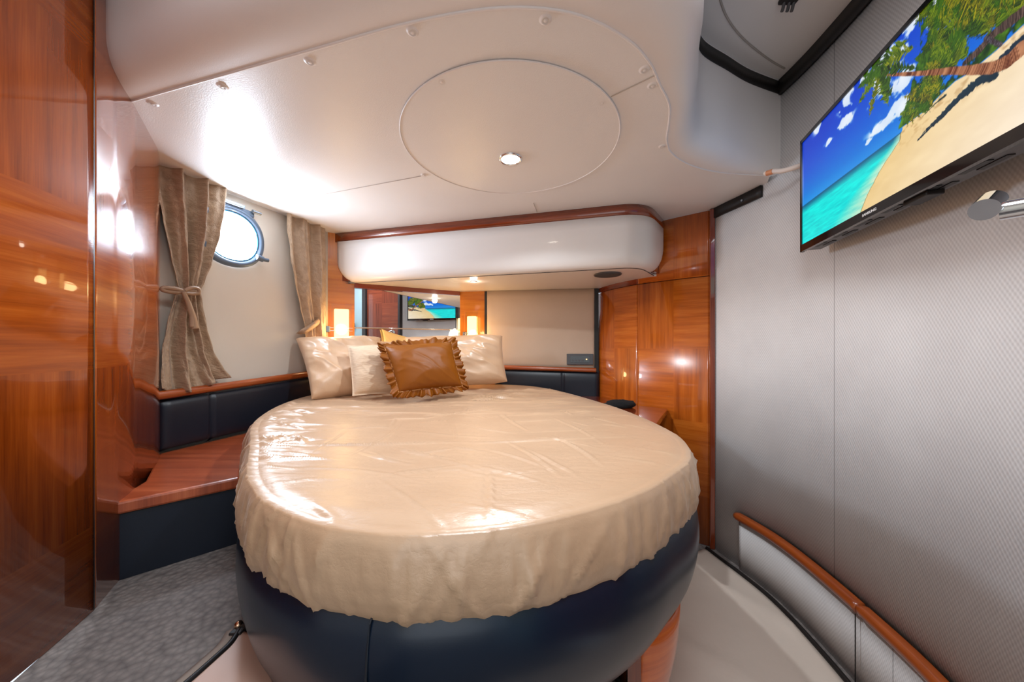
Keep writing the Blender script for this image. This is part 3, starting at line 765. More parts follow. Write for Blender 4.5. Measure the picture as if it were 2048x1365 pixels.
# ------------------------------------------------------------------ bed
HT = -0.26
bed = tag(empty('bed', W((-.2, 1.3), HF)), 'rounded island bed on a bulging navy leather base in the middle of the cabin', 'bed')
profb = [(-.10, -.345), (-.03, -.352), (-.004, -.362), (.011, -.378), (.018, -.41), (.021, -.445), (.016, -.49), (.004, -.54), (-.016, -.582), (-.042, -.614), (-.072, -.638), (-.14, -.65)]
sg = 1
tt = offset(OUTL, 0.05, True)
cen = Vector((-.25, 1.3))
if (tt[0]-cen).length < (OUTL[0]-cen).length: sg = -1
def outl(d): return offset(OUTL, sg*d, True)
bnd = resample(OUTL, 240, True)
OBJ = []
offp = [resample(outl(d), 240, True) for d, h in profb]
P = [[W(offp[k][i], profb[k][1]) for k in range(len(profb))] for i in range(240)]
o = grid('leather_base', P, M_leatherB, bed, closed_u=True); subsurf(o, 1)
# base seam at the foot
i0 = min(range(240), key=lambda i: abs((offp[5][i].x/offp[5][i].y)-(-276/688)) + (0 if offp[5][i].y < .8 else 9))
tube('base_seam', [tuple(Vector(W(offp[k][i0]*1.0, profb[k][1]))+Vector((-0.0005, -0.0006, 0))) for k in range(2, 11)], 0.0016, plain('seam_thread', (18, 26, 36), 0.5), bed, 8)
# mattress core under the sheet
mp_ = [tuple(p) for p in resample(outl(-0.03), 120, True)]
slab('mattress', mp_, -.35, HT-0.02, plain('mattress_ticking', (220, 214, 204), 0.8), bed, bev=0.02)
# plinth
pl_out = resample(outl(-0.10), 240, True)
right = [p for p in pl_out if p.y > .50 and p.x > .12 and p.y < 1.9]
right.sort(key=lambda p: p.y)
pr = resample(cr([(.264, .708), (.31, .722), (.352, .752), (.383, .80), (.398, .87), (.402, 1.0), (.39, 1.2), (.34, 1.45)], 8), 40)
PP = []; UU = []; AL2 = arclen(pr)
s2 = 1
for i in range(12):
    g = i/11; h = -.59+(HF+.59+0.001)*g; bulge = 0.06*math.cos(g*math.pi*0.62)-0.06
    off_ = offset(pr, s2*bulge)
    PP.append([W(off_[k], h) for k in range(40)]); UU.append([(AL2[k]*1.0, h) for k in range(40)])
o = grid('plinth_panel', PP, wood('plinth_wood', (176, 70, 16), (214, 100, 34), (232, 128, 54), rough=0.3, coat=0.7), bed, uv=UU); solidify(o, 0.015, 0)
box('plinth_post', W((.249, .706), (HF-.60)/2), (0.026, 0.03, -.60-HF-.002), M_woodV, bed, ax=(0.97, -0.2, 0))
slab('plinth_core', [(.18, .80), (.24, .80), (.30, 1.0), (.25, 1.5), (-.5, 1.7), (-.70, 1.2), (-.45, .85), (-.2, .80)], HF+0.001, -.66, M_black, bed)

# sheet
sheet_prof = [(.0, -.001), (.006, -.012), (.010, -.032), (.013, -.06), (.013, -.085), (.010, -.105), (.004, -.120), (-.006, -.127)]
NU = 720; RNG = 110; NSP = len(sheet_prof)
OUTS = resample(OUTL, NU, True)
cen = Vector((-.22, 1.28))
def outs(d): return offset(OUTS, sg*d, True)
ins = outs(-0.016); o1 = outs(1.0)
XY = np.zeros((NU, RNG, 2)); FF = (np.arange(RNG)/(RNG-1))**0.75
for i in range(NU):
    XY[i, :, 0] = cen.x+(ins[i].x-cen.x)*FF; XY[i, :, 1] = cen.y+(ins[i].y-cen.y)*FF
rc_ = random.Random(11)
Zt = np.zeros((NU, RNG))
def crease(x, y, ang, L, wd, hgt2, curve=0.0, asym=0.0):
    ca, sa = math.cos(ang), math.sin(ang)
    dx, dy = XY[..., 0]-x, XY[..., 1]-y
    t = (dx*ca+dy*sa)/L; d = (-dx*sa+dy*ca)-curve*L*t*t
    env_ = np.clip(1-t*t, 0, 1)**1.2
    dd = d/wd
    return 2.4*hgt2*env_*(np.exp(-dd*dd)-0.35*np.exp(-((dd-1.9-asym)/1.4)**2))
for k in range(120):        # rucked cloth near the pillows, folds run across the bed
    x, y = rc_.uniform(-.8, .38), rc_.uniform(1.25, 2.0)**1.0
    f = (y-1.2)/.8
    Zt += crease(x, y, rc_.gauss(0.02, .16), rc_.uniform(.05, .22), rc_.uniform(.004, .009), rc_.uniform(.0008, .0040)*(.4+f), rc_.uniform(-.2, .2))
for k in range(55):         # pulls at the left edge
    y = rc_.uniform(.72, 1.55); x = -.60-(y-.72)*.62+rc_.uniform(0, .16)
    Zt += crease(x, y, rc_.gauss(-.15, .22), rc_.uniform(.05, .16), rc_.uniform(.004, .008), rc_.uniform(.001, .0045), rc_.uniform(-.2, .2))
for k in range(46):         # light creases in the middle and towards the foot
    Zt += crease(rc_.uniform(-.5, .4), rc_.uniform(.5, 1.3), rc_.choice([rc_.gauss(-.65, .3), rc_.gauss(.1, .3), rc_.gauss(2.0, .25)]), rc_.uniform(.04, .18), rc_.uniform(.002, .0045), rc_.uniform(.0005, .0020), rc_.uniform(-.15, .15))
for q in ((-.30, .79, -.55, .10, .003, .0030), (-.22, .82, -.50, .09, .003, .0034), (-.12, .86, -.45, .05, .003, .0022), (-.36, .90, .06, .26, .004, .0026), (.10, .93, .12, .30, .004, .0022), (.16, .86, 1.9, .14, .003, .0018), (.05, .80, 2.0, .14, .003, .0018), (.20, 1.05, 1.85, .2, .003, .0014)):
    Zt += crease(*q, curve=.08)
for i in range(NU):
    for k in range(0, RNG):
        x, y = XY[i, k]
        Zt[i, k] += 0.006*noise.noise(Vector((x*2.2, y*3.0, 5)))+0.0022*noise.noise(Vector((x*5, y*12, 2)))
SP = []
AU = [0.0]
for i in range(1, NU): AU.append(AU[-1]+(OUTS[i]-OUTS[i-1]).length)
AT = AU[-1]+(OUTS[0]-OUTS[-1]).length
SC_ = [(rc_.uniform(0, AT), rc_.gauss(0, .22), rc_.uniform(.003, .007), rc_.uniform(.0015, .0045), rc_.uniform(.1, .7), rc_.uniform(.25, .6)) for _ in range(150)]
def sidefold(a, g):
    t = 0.0
    for s0, sl_2, wd, hh2, g0, gl in SC_:
        d = a-s0
        if abs(d) > .12: continue
        d = (d-(g-.5)*sl_2*.3)/wd; e = 1-((g-g0)/gl)**2
        if e > 0 and abs(d) < 3.5: t += hh2*e*(math.exp(-d*d)-.3*math.exp(-((d-1.8)/1.3)**2))
    return t
for i in range(NU):
    row = []
    for k in range(RNG):
        f = FF[k]; edge_ = max(0, (f-0.955)/0.045)
        row.append(W((XY[i, k, 0], XY[i, k, 1]), HT+Zt[i, k]*(1-0.45*edge_)-0.005*edge_**2))
    q = OUTS[i]; nn = o1[i]-q
    a_l = max(0, min(1, (-q.x-.30)/.30)) if q.y < 1.5 else 0.3
    fh = 0.007*noise.noise(Vector((q.x*4, q.y*7, 20)))+0.004*noise.noise(Vector((q.x*30, q.y*30, 20)))*(.1+a_l)
    hem = (0.006 if q.y < 1.0 else -0.004)+fh
    for k in range(NSP*3-2):
        kk = k/3; a0 = int(kk); fr_ = kk-a0
        p0 = sheet_prof[a0]; p1 = sheet_prof[min(a0+1, NSP-1)]
        d = p0[0]+(p1[0]-p0[0])*fr_; h = p0[1]+(p1[1]-p0[1])*fr_; g = (kk+.2)/NSP
        sl = g*0.35; tk = min(1, g*3)*(0.35+0.65*math.sin(min(1, g)*math.pi))
        n1 = noise.noise(Vector((q.x*16+sl*1.2, q.y*16, g*0.5))); n2 = noise.noise(Vector((q.x*9-sl, q.y*9, g*.3+4))); n3 = noise.noise(Vector((q.x*34+sl*3, q.y*34, g*1.0+8)))
        dd = d+(1-abs(n2))**9*0.005*tk+n1*(0.003+0.018*a_l)*tk+n3*(.002+.010*a_l)*tk+(1-abs(n1))**20*.005*tk+(1-abs(noise.noise(Vector((q.x*13+sl*4, q.y*13, 30)))))**26*.005*tk+sidefold(AU[i], g)
        row.append(W(q+nn*dd, HT+h-hem*g))
    SP.append(row)
o = grid('fitted_sheet', SP, M_sheet, closed_u=True)
tag(o, 'champagne satin fitted sheet stretched over the rounded mattress', 'sheet')
o.location = (0, 0, 0)

# ------------------------------------------------------------------ pillows
def pillow(name, TL, TR, BR_, BL_, th, mat, label, cat='pillow', pinch=0.06, seed=1, wr=0.006, ruffle=0.0, border=0.0, hem=None):
    TL, TR, BR_, BL_ = map(Vector, (TL, TR, BR_, BL_))
    n = (TR-TL).cross(BL_-TL).normalized()
    if n.y > 0: n = -n
    M = 56; sides = []
    for sgn_ in (1, -1):
        P = []
        for i in range(M+1):
            row = []
            for j in range(M+1):
                u, v = i/M, j/M
                uu, vv = u*2-1, v*2-1
                pu = 1-pinch*(1-vv*vv)*0.9; pv = 1-pinch*(1-uu*uu)*0.9
                u2, v2 = (uu*pu+1)/2, (vv*pv+1)/2
                p = TL.lerp(TR, u2).lerp(BL_.lerp(BR_, u2), v2)
                b = border
                fu = max(0, 1-abs(uu/(1-b)) ** 2.6) if abs(uu) < 1-b else 0
                fv = max(0, 1-abs(vv/(1-b)) ** 2.6) if abs(vv) < 1-b else 0
                t = th*(fu*fv)**0.5
                wv = (1-abs(noise.noise(Vector((u*2.2+seed, v*2.6, seed*1.7)))))**3*wr*1.3 + noise.noise(Vector((u*4, v*5+seed, 3)))*wr*0.8
                cr2 = (1-abs(noise.noise(Vector(((u+v)*1.6+seed, (u-v)*5, 7)))))**5*wr*.8
                t2 = t*0.5+(wv+cr2)*(0.35+0.65*min(1, t/th))*(1 if t > 0 else 0.3)
                edgef = 0 if (i in (0, M) or j in (0, M)) else 1
                row.append(p+n*sgn_*(t2*edgef+0.0004*sgn_*0))
            P.append(row)
        sides.append(P)
    V = []; Fc = []; idx = {}
    for s in (0, 1):
        for i in range(M+1):
            for j in range(M+1):
                if s == 1 and (i in (0, M) or j in (0, M)): idx[(s, i, j)] = idx[(0, i, j)]; continue
                idx[(s, i, j)] = len(V); V.append(sides[s][i][j])
        for i in range(M):
            for j in range(M):
                f = (idx[(s, i, j)], idx[(s, i+1, j)], idx[(s, i+1, j+1)], idx[(s, i, j+1)])
                Fc.append(f if s == 0 else f[::-1])
    o = mk(name, V, Fc, mat, None, True); subsurf(o, 1)
    tag(o, label, cat)
    if ruffle:
        loop = [sides[0][i][0] for i in range(M)]+[sides[0][M][j] for j in range(M)]+[sides[0][M-i][M] for i in range(M)]+[sides[0][0][M-j] for j in range(M)]
        ctr_ = sum(loop, Vector())/len(loop); R_ = []; NN = 640
        L_ = len(loop)
        for k in range(NN):
            f = k/NN*L_; a = loop[int(f) % L_].lerp(loop[(int(f)+1) % L_], f-int(f))
            outd = (a-ctr_); outd -= n*outd.dot(n); outd.normalize(); row = []
            w1 = math.sin(k*2*math.pi/NN*30+6.0*noise.noise(Vector((k*0.05, 0, 0)))); w2 = noise.noise(Vector((k*0.11, 3, 0)))
            for m_ in range(7):
                g = m_/6
                row.append(a-outd*0.008*(1-g)+outd*ruffle*g*(1+0.5*w2+0.08*w1)+n*(w1*0.009+w2*0.006)*g**0.8+n*0.006*(1-g))
            R_.append(row)
        rf = grid('ruffle', R_, mat, o, closed_u=True); solidify(rf, 0.0015, 0)
        rf['label'] = 'gathered ochre ruffle edge'
        pp = [loop[int(k/200*L_) % L_]+n*0.004 for k in range(200)]
        tube('piping', pp, 0.0022, plain('piping_tan', (196, 140, 84), 0.5), o, 6, closed=True)
    if hem:
        a, b2 = hem
    return o
# back row
pillow('pillow', at(700, 680, 1.93), at(838, 684, 2.09), at(850, 760, 2.01), at(715, 775, 1.87), .11, M_satin, 'champagne satin pillow at the back below the mirror, mostly hidden', seed=4)
pillow('pillow', at(762, 657, 2.075), at(900, 682, 2.22), at(905, 752, 2.14), at(735, 745, 2.04), .05, plain('golden_satin', (226, 184, 108), 0.4, var=0.08), 'golden pillow standing at the very back with one corner showing against the mirror', seed=9, pinch=0.22)
pillow('pillow', at(590, 678, 1.76), at(762, 676, 1.95), at(775, 788, 1.85), at(622, 800, 1.60), .17, M_satin, 'champagne satin pillow leaning in the left corner by the curtain', seed=2, wr=0.015, pinch=.07)
pillow('pillow', at(808, 676, 2.07), at(1006, 672, 2.08), at(1016, 764, 2.00), at(820, 782, 1.90), .16, M_satin, 'champagne satin pillow at the right end beside the beige panel', seed=6, wr=0.015, pinch=.04)
pc_ = pillow('cushion', at(693, 690, 1.66), at(800, 684, 1.78), at(812, 790, 1.72), at(704, 794, 1.58), .11, M_crinkle, 'cream crinkled cotton cushion with a flat hem left of the ochre cushion', 'cushion', seed=3, pinch=.06, border=0.08, wr=0.004)
pillow('cushion', at(768, 694, 1.60), at(903, 685, 1.72), at(925, 774, 1.66), at(797, 786, 1.52), .14, M_ochre, 'ochre velvet cushion with ruffled edges at the front of the pillows', 'cushion', seed=5, pinch=.05, wr=0.004, ruffle=0.034)

# ------------------------------------------------------------------ television
TD = 1.12; TLx = (1603-CX)/F*TD
tdv = Vector((-.2989, -.954, 0)).normalized()              # towards the near end
t0 = Vector((TLx, TD, CAMZ)); TWID = 0.665
tn = Vector((-tdv.y, tdv.x, 0)); tn = -tn if tn.x > 0 else tn      # facing the room
HTOP, HBOT = (CY-283)*TD/F, (CY-505)*TD/F
tv = tag(empty('television', t0+tdv*TWID/2-tn*0.03+Vector((0, 0, HBOT))), 'flat television with black frame showing a palm beach, mounted high on the right wall', 'television')
Cc = lambda s, h, d=0.0: t0+tdv*s+Vector((0, 0, h))+tn*d
def tbox(name, s0, s1, h0, h1, d0, d1, mat, bev=0.0, parent=None):
    return box(name, Cc((s0+s1)/2, (h0+h1)/2, (d0+d1)/2), (s1-s0, abs(d1-d0), h1-h0), mat, parent or tv, ax=tdv, bev=bev)
HOU = tbox('housing', 0.004, TWID-0.004, HBOT+0.004, HTOP-0.004, -0.050, -0.004, M_greyp, 0.003)
# wedge-shaped back cover
V = [Cc(0.03, HBOT+0.006, -.048), Cc(TWID-.03, HBOT+0.006, -.048), Cc(TWID-.03, HTOP-.03, -.048), Cc(0.03, HTOP-.03, -.048),
     Cc(0.07, HBOT+0.03, -.060), Cc(TWID-.07, HBOT+0.03, -.060), Cc(TWID-.07, HTOP-.08, -.060), Cc(0.07, HTOP-.08, -.060)]
mk('back_cover', V, [(0, 1, 2, 3), (4, 7, 6, 5), (0, 4, 5, 1), (1, 5, 6, 2), (2, 6, 7, 3), (3, 7, 4, 0)], M_greyp, tv)
bz = 0.011
tbox('bezel', 0, TWID, HTOP-bz, HTOP, -0.006, 0.004, M_blackg); tbox('bezel', 0, TWID, HBOT, HBOT+0.022, -0.006, 0.004, M_blackg)
tbox('bezel', 0, bz*0.8, HBOT, HTOP, -0.006, 0.004, M_blackg); tbox('bezel', TWID-bz, TWID, HBOT, HTOP, -0.006, 0.004, M_blackg)
for k in range(6):
    s = 0.05+k*0.095
    for q in range(2):
        tbox('vent_slot', s+q*0.012, s+0.05+q*0.012, HBOT+0.0025, HBOT+0.0045, -0.022-q*0.016, -0.012-q*0.016, M_vent, 0, HOU)
tbox('sensor_module', 0.40, 0.46, HBOT-0.006, HBOT+0.004, -0.040, -0.012, M_black, 0.002)
# mount behind
bc0 = Cc(TWID*0.45, (HTOP+HBOT)/2, -0.075)
box('wall_mount', bc0, (0.2, 0.03, 0.2), M_black, tv, ax=tdv)
# --- the picture, painted as colours on the screen's own grid of vertices
SW0, SW1, SH0, SH1 = bz*0.8, TWID-bz, HBOT+0.022, HTOP-bz
NXs, NYs = 460, 250
us = np.linspace(SW0, SW1, NXs); hs = np.linspace(SH0, SH1, NYs)
Sg, Hg = np.meshgrid(us, hs, indexing='ij')
X = t0.x+tdv.x*Sg; Y = t0.y+tdv.y*Sg
PX = CX+F*X/Y; PY = CY-F*Hg/Y
def hom(px, py):      # photo position -> screen metres (s,h)
    r = (px-CX)/F; s = (r*t0.y-t0.x)/(tdv.x-r*tdv.y); y = t0.y+tdv.y*s
    return np.array([s, (CY-py)*y/F])
def vnoise(x, y, seed):
    rs = np.random.RandomState(seed); T = rs.rand(256, 256)
    xi = np.floor(x).astype(int); yi = np.floor(y).astype(int); fx = x-xi; fy = y-yi
    fx = fx*fx*(3-2*fx); fy = fy*fy*(3-2*fy)
    g = lambda a, b: T[a % 256, b % 256]
    return (g(xi, yi)*(1-fx)+g(xi+1, yi)*fx)*(1-fy)+(g(xi, yi+1)*(1-fx)+g(xi+1, yi+1)*fx)*fy
def fbm(x, y, seed, o=4):
    v = 0; a = .5
    for k in range(o): v = v+a*vnoise(x*2**k, y*2**k, seed+k); a *= .5
    return v/(1-.5**o)
col = np.zeros(Sg.shape+(3,))
def setc(mask, c):
    m = np.clip(mask, 0, 1)[..., None]; c = np.array(c, float) if not isinstance(c, np.ndarray) else c
    col[:] = col*(1-m)+c*m
def ztp(zx, zy): return (1348+zx/2.626, zy/2.626)          # position in my notes -> photo
A_ = hom(*ztp(680, 1090)); B_ = hom(*ztp(1190, 685)); hor = (A_[1]+B_[1])/2
sh0 = hom(*ztp(940, 1200)); 
# sky
g = np.clip((Hg-hor)/(SH1-hor), 0, 1)
sky = np.stack([0.0+0.02*(1-g), 0.22+0.34*(1-g)**1.6, 0.76+0.12*(1-g)], -1)
sx = np.clip((Sg-0.12)/0.5, 0, 1)[..., None]
sky = sky*(1-sx*.5)+np.array([0.0, 0.36, .85])*sx*.5
col[:] = sky
cl = fbm(Sg*26+3, Hg*34, 5, 5); cl2 = fbm(Sg*70, Hg*80, 31, 3)
def blob(zx, zy, rs_, rh):
    c = hom(*ztp(zx, zy)); return np.exp(-(((Sg-c[0])/rs_)**2+((Hg-c[1])/rh)**2))
env = 0
for b in ((910, 520, .03, .03), (900, 640, .028, .014), (820, 740, .018, .008), (760, 660, .02, .016), (1130, 300, .05, .035), (1080, 480, .03, .022), (1230, 110, .03, .04), (1120, 640, .045, .012), (1180, 560, .03, .02), (1020, 750, .014, .006), (1200, 440, .04, .02), (1000, 380, .02, .02), (1400, 60, .03, .03)):
    env = np.maximum(env, blob(*b))
cm = np.clip((env*1.15+(cl-.5)*1.9+(cl2-.5)*1.5-.26)*2.6, 0, 1)*np.clip(env*4, 0, 1)
setc(cm*.95, np.stack([0.80+.2*cl, 0.87+.13*cl, 0.95+.05*cl], -1))
setc(np.clip(1-(Hg-hor)/.03, 0, 1)*.35, [.30, .62, .95])
# sea
sea = np.clip((hor-Hg)*900, 0, 1)
dpt = np.clip((hor-Hg)/(hor-SH0), 0, 1)
rp = fbm(Sg*30, (Hg-hor)*260, 11, 4)
seac = np.stack([0.0+.10*rp*dpt, .30+.62*np.clip(dpt*5, 0, 1)*(0.75+.4*rp), .48+.40*np.clip(dpt*5, 0, 1)*(.78+.4*rp)], -1)
setc(sea, seac)
# beach
shore = [hom(*ztp(*q)) for q in ((1198, 690), (1190, 740), (1140, 810), (1080, 905), (1035, 990), (1008, 1050), (975, 1140), (955, 1180), (900, 1290))]
hs_ = np.array([q[1] for q in shore])[::-1]; ss_ = np.array([q[0] for q in shore])[::-1]
sl_ = np.interp(Hg, hs_, ss_)+(fbm(Hg*120, Sg*0+2, 8, 3)-.5)*.006
foamw = .014+.12*np.clip((hor-Hg)/(hor-SH0), 0, 1)
below = np.clip((hor-.002-Hg)*600, 0, 1)
fm = np.clip((Sg-(sl_-foamw))/foamw, 0, 1)*below
setc(np.clip(fm**.8*(0.6+.6*rp), 0, 1), [.86, .93, .80])
sand_m = np.clip((Sg-sl_)*900, 0, 1)*np.clip((hor+.0-Hg)*500, 0, 1)
jb = [hom(*ztp(*q)) for q in ((1185, 680), (1260, 625), (1330, 575), (1400, 500), (1480, 425), (1550, 385), (1700, 260), (1838, 130), (2100, -60))]
js = np.array([q[0] for q in jb]); jh = np.array([q[1] for q in jb])
jline = np.interp(Sg, js, jh)
on_sand = np.clip((jline-Hg)*700, 0, 1)*np.clip((Sg-js[0])*900, 0, 1)
sm_ = np.maximum(sand_m, on_sand*np.clip((Sg-sl_)*900, 0, 1))
sn = fbm(Sg*24, Hg*60, 21, 4); g2 = np.clip((Sg-sl_)/.35, 0, 1)
sandc = np.stack([.93+.06*g2+.05*(sn-.5), .80+.12*g2+.06*(sn-.5), .56+.26*g2+.06*(sn-.5)], -1)
setc(sm_, sandc)
setc(np.clip(1-np.abs(Sg-sl_)/.0016, 0, 1)*below, [.50, .36, .10])
# broken sand near the trees
rough = np.clip(1-(jline-Hg)/.05, 0, 1)*on_sand*np.clip((Sg-.33)/.1, 0, 1)
setc(rough*np.clip((fbm(Sg*90, Hg*160, 17, 3)-.5)*5, 0, 1)*.5, [.62, .42, .20])
# jungle
jt = [hom(*ztp(*q)) for q in ((1180, 660), (1205, 590), (1235, 500), (1250, 440), (1290, 330), (1300, 120), (1360, 90), (1400, -40), (1550, -60), (2100, -400))]
jts = np.array([q[0] for q in jt]); jth = np.array([q[1] for q in jt])
jtop = np.interp(Sg, jts, jth)+(fbm(Sg*60, Hg*0+1, 41, 3)-.5)*.05
jm = np.clip((jtop-Hg)*300, 0, 1)*np.clip((Hg-jline)*600, 0, 1)*np.clip((Sg-jts[0])*300, 0, 1)
jn = fbm(Sg*70+Hg*30, Hg*60-Sg*30, 51, 4)
keep = np.clip((jn-.33-.9*np.clip(Hg-jline-.03, 0, 1))*9, 0, 1)
jc = np.stack([.06+.40*np.clip(jn-.45, 0, 1)*2, .14+.62*np.clip(jn-.40, 0, 1)*1.6, .02+.05*jn], -1)
setc(jm*keep, jc)
# strokes
def stroke(pts, w0, w1, c, jag=0.0, shade=None, seed=1, ends=None):
    pts = np.array(pts)
    best = np.full(Sg.shape, 9.0); tt_ = np.zeros(Sg.shape); side = np.zeros(Sg.shape)
    for k in range(len(pts)-1):
        a, b = pts[k], pts[k+1]; d = b-a; L2 = (d**2).sum()+1e-12
        t = np.clip(((Sg-a[0])*d[0]+(Hg-a[1])*d[1])/L2, 0, 1)
        ex, ey = Sg-(a[0]+t*d[0]), Hg-(a[1]+t*d[1]); D = np.sqrt(ex**2+ey**2)
        m = D < best; best = np.where(m, D, best); tt_ = np.where(m, (k+t)/(len(pts)-1), tt_); side = np.where(m, np.sign(d[0]*ey-d[1]*ex)*D, side)
    wd = w0+(w1-w0)*tt_
    if ends == 'leaf': wd = w0*np.sin(np.clip(tt_*1.0+.08, 0, 1)*math.pi)**.7+.0008
    if jag: wd = wd*(1-jag+jag*1.6*vnoise(tt_*38+np.abs(side)*260, side*60+seed, seed+3))
    m = np.clip((wd-best)*1200, 0, 1)
    cc = np.array(c, float)
    if shade is not None:
        f = np.clip(vnoise(tt_*(60 if ends else 150)+np.abs(side)*(500 if ends else 60), np.sign(side)*(3 if ends else 0)+seed, seed)*1.0, 0, 1)[..., None]
        cc = np.array(c)*f+np.array(shade)*(1-f)
        cc = np.broadcast_to(cc, Sg.shape+(3,))
    setc(m, cc if isinstance(cc, np.ndarray) else np.array(cc)); return tt_, side, m
def Z(*q): return [hom(*ztp(a, b)) for a, b in q]
def frond(c0, c1, sag, w0, c, sh, seed):
    a = hom(*ztp(*c0)); b = hom(*ztp(*c1)); k = [a*(1-t)+b*t+np.array([0, 1])*sag*4*t*(1-t)*.25 for t in np.linspace(0, 1, 7)]
    stroke(k, w0*1.15, .002, c, .88, sh, seed, 'leaf')
# shadows on the sand
stroke(Z((1282, 738), (1370, 650), (1480, 540), (1600, 430), (1690, 395)), .002, .010, [.05, .16, .22], .5, seed=5)
stroke(Z((1310, 700), (1420, 590), (1540, 470), (1640, 400)), .002, .008, [.06, .18, .24], .6, seed=6)
stroke(Z((1310, 610), (1380, 540), (1430, 500)), .001, .003, [.12, .20, .20], .4, seed=7)
stroke(Z((1700, 330), (1838, 200), (1950, 110)), .006, .010, [.06, .16, .24], .5, seed=8)
# background palms
G1, G2, G3, G4 = [.55, .62, .06], [.10, .25, .02], [.30, .46, .05], [.02, .10, .03]
rs = random.Random(4)
for cx0, cy0, R_, n_ in ((1440, 215, 150, 13), (1350, 60, 110, 9), (1500, 20, 170, 11), (1290, 520, 90, 11), (1240, 590, 60, 8), (1380, 300, 110, 10), (1590, 60, 150, 10), (1700, 20, 150, 9), (1830, -60, 160, 9), (1360, 430, 80, 8)):
    for k in range(n_):
        a = 2*math.pi*(k+rs.random()*.6)/n_; e = (cx0+R_*math.cos(a)*rs.uniform(.7, 1.1), cy0+R_*math.sin(a)*rs.uniform(.7, 1.0)+20)
        frond((cx0, cy0), e, .01, .012*R_/130, rs.choice([G1, G3, [.72, .66, .06]]), rs.choice([G2, G4]), k+int(cx0))
# trunks at the back
stroke(Z((1530, 330), (1600, 270), (1680, 180), (1838, 60), (2000, -60)), .006, .010, [.46, .36, .32], .3, [.12, .08, .07], 9)
stroke(Z((1640, 200), (1720, 235)), .004, .004, [.42, .40, .46], .2, [.15, .1, .1], 10)
# leaning palm
stroke(Z((1100, 394), (1300, 385), (1450, 372), (1560, 368), (1680, 355), (1760, 320), (1820, 265)), .0030, .0125, [.80, .56, .40], .1, [.34, .14, .07], 12)
for (e, sag, w_, c, s_) in (((960, 470), .02, .010, G3, G2), ((965, 560), .03, .010, G1, G2), ((1025, 630), .02, .010, [.60, .55, .05], G2), ((1130, 560), .01, .012, G1, G2), ((1150, 520), .02, .010, G3, G4),
                            ((1240, 205), .05, .013, G1, G2), ((1275, 245), .04, .012, [.62, .62, .12], G2), ((1285, 360), .03, .009, G3, G4), ((1140, 240), .02, .010, G3, G4), ((1050, 260), .01, .010, G3, G4), ((1020, 330), .01, .009, G3, G2), ((985, 400), .01, .009, G3, G2)):
    frond((1085, 390), e, sag, w_, c, s_, int(e[0]))
cl_ = np.clip(col, 0, 1)
mats, nt, b = nmat('television_picture')
ca = N(nt, 'ShaderNodeVertexColor', layer_name='picture')
nt.links.new(ca.outputs[0], b.inputs['Emission Color']); b.inputs['Emission Strength'].default_value = 0.72
b.inputs['Base Color'].default_value = (0.005, 0.005, 0.005, 1); b.inputs['Roughness'].default_value = 0.25
V = [Cc(float(s), float(h), 0.001) for s in us for h in hs]
Fc = [(i*NYs+j, (i+1)*NYs+j, (i+1)*NYs+j+1, i*NYs+j+1) for i in range(NXs-1) for j in range(NYs-1)]
scr = mk('screen', V, Fc, mats, tv)
at_ = scr.data.color_attributes.new('picture', 'FLOAT_COLOR', 'POINT')
lc = np.where(cl_ <= .04045, cl_/12.92, ((cl_+.055)/1.055)**2.4)
arr = np.concatenate([lc, np.ones(lc.shape[:2]+(1,))], -1).reshape(-1)
at_.data.foreach_set('color', arr.astype(np.float32))
# brand lettering on the lower frame
tcu = bpy.data.curves.new('brand_lettering', 'FONT'); tcu.body = 'SAMSUNG'; tcu.size = 0.0085; tcu.align_x = 'CENTER'; tcu.align_y = 'CENTER'; tcu.extrude = 0.0002; tcu.offset = 0.0002
to = bpy.data.objects.new('tmp', tcu); COL.objects.link(to)
dg = bpy.context.evaluated_depsgraph_get(); me = bpy.data.meshes.new_from_object(to.evaluated_get(dg)); bpy.data.objects.remove(to)
lg_c = hom(1743, 430); lc0 = Cc(float(lg_c[0]), HBOT+0.0105, 0.0046)
for v in me.vertices:
    q = lc0+tdv*v.co.x*1.25+Vector((0, 0, 1))*v.co.y+tn*v.co.z; v.co = q
lo = bpy.data.objects.new('brand_lettering', me); COL.objects.link(lo); lo.parent = tv; lo.location = -Vector(tv.location)
me.materials.clear(); me.materials.append(plain('white_print', (235, 235, 235), 0.4))
# cord from ceiling to the television
o = tube('cable', cr([at(1530, 348, 1.27), at(1545, 343, 1.245), at(1565, 342, 1.22), at(1590, 335, 1.19), at(1612, 326, 1.17)], 6), 0.0085, plain('cloth_sleeved_cable', (232, 214, 202), 0.7, nscale=90, nstr=0.4), None, 12)
tag(o, 'cream sleeved cable running from the ceiling corner to the television', 'cable')
tube('cable_grommet', [at(1534, 347, 1.262), at(1546, 343, 1.243)], 0.0095, plain('copper_sleeve', (214, 140, 96), 0.5), o, 12)

# ------------------------------------------------------------------ right wall rail and lower panel
def inside(path, d):
    a = offset(path, d); return a if a[len(a)//2].x < path[len(path)//2].x else offset(path, -d)
RR = resample(RW[8:62], 90)
low = inside(RR, 0.016)
z_start = next(i for i, p in enumerate(low) if p.x/p.y > (1476-CX)/F)
lowp = low[z_start:]
pnl = vwall('lower_panel', lowp, HF+0.001, -0.762, M_wall, None, thick=0.012)
tag(pnl, 'cloth covered lower wall panel between the handrail and the floor cover on the right', 'wall panel')
jl = next(i for i, p in enumerate(lowp) if p.x/p.y > (1709-CX)/F)
tube('panel_joint', [W(Vector(lowp[jl])*0.985, HF+0.002), W(Vector(lowp[jl])*0.985, -0.765)], 0.0014, M_black, pnl, 6)
rp_ = inside(RR, 0.022)[z_start-1:]
cut = next(i for i, p in enumerate(rp_) if p.x/p.y > (1722-CX)/F)
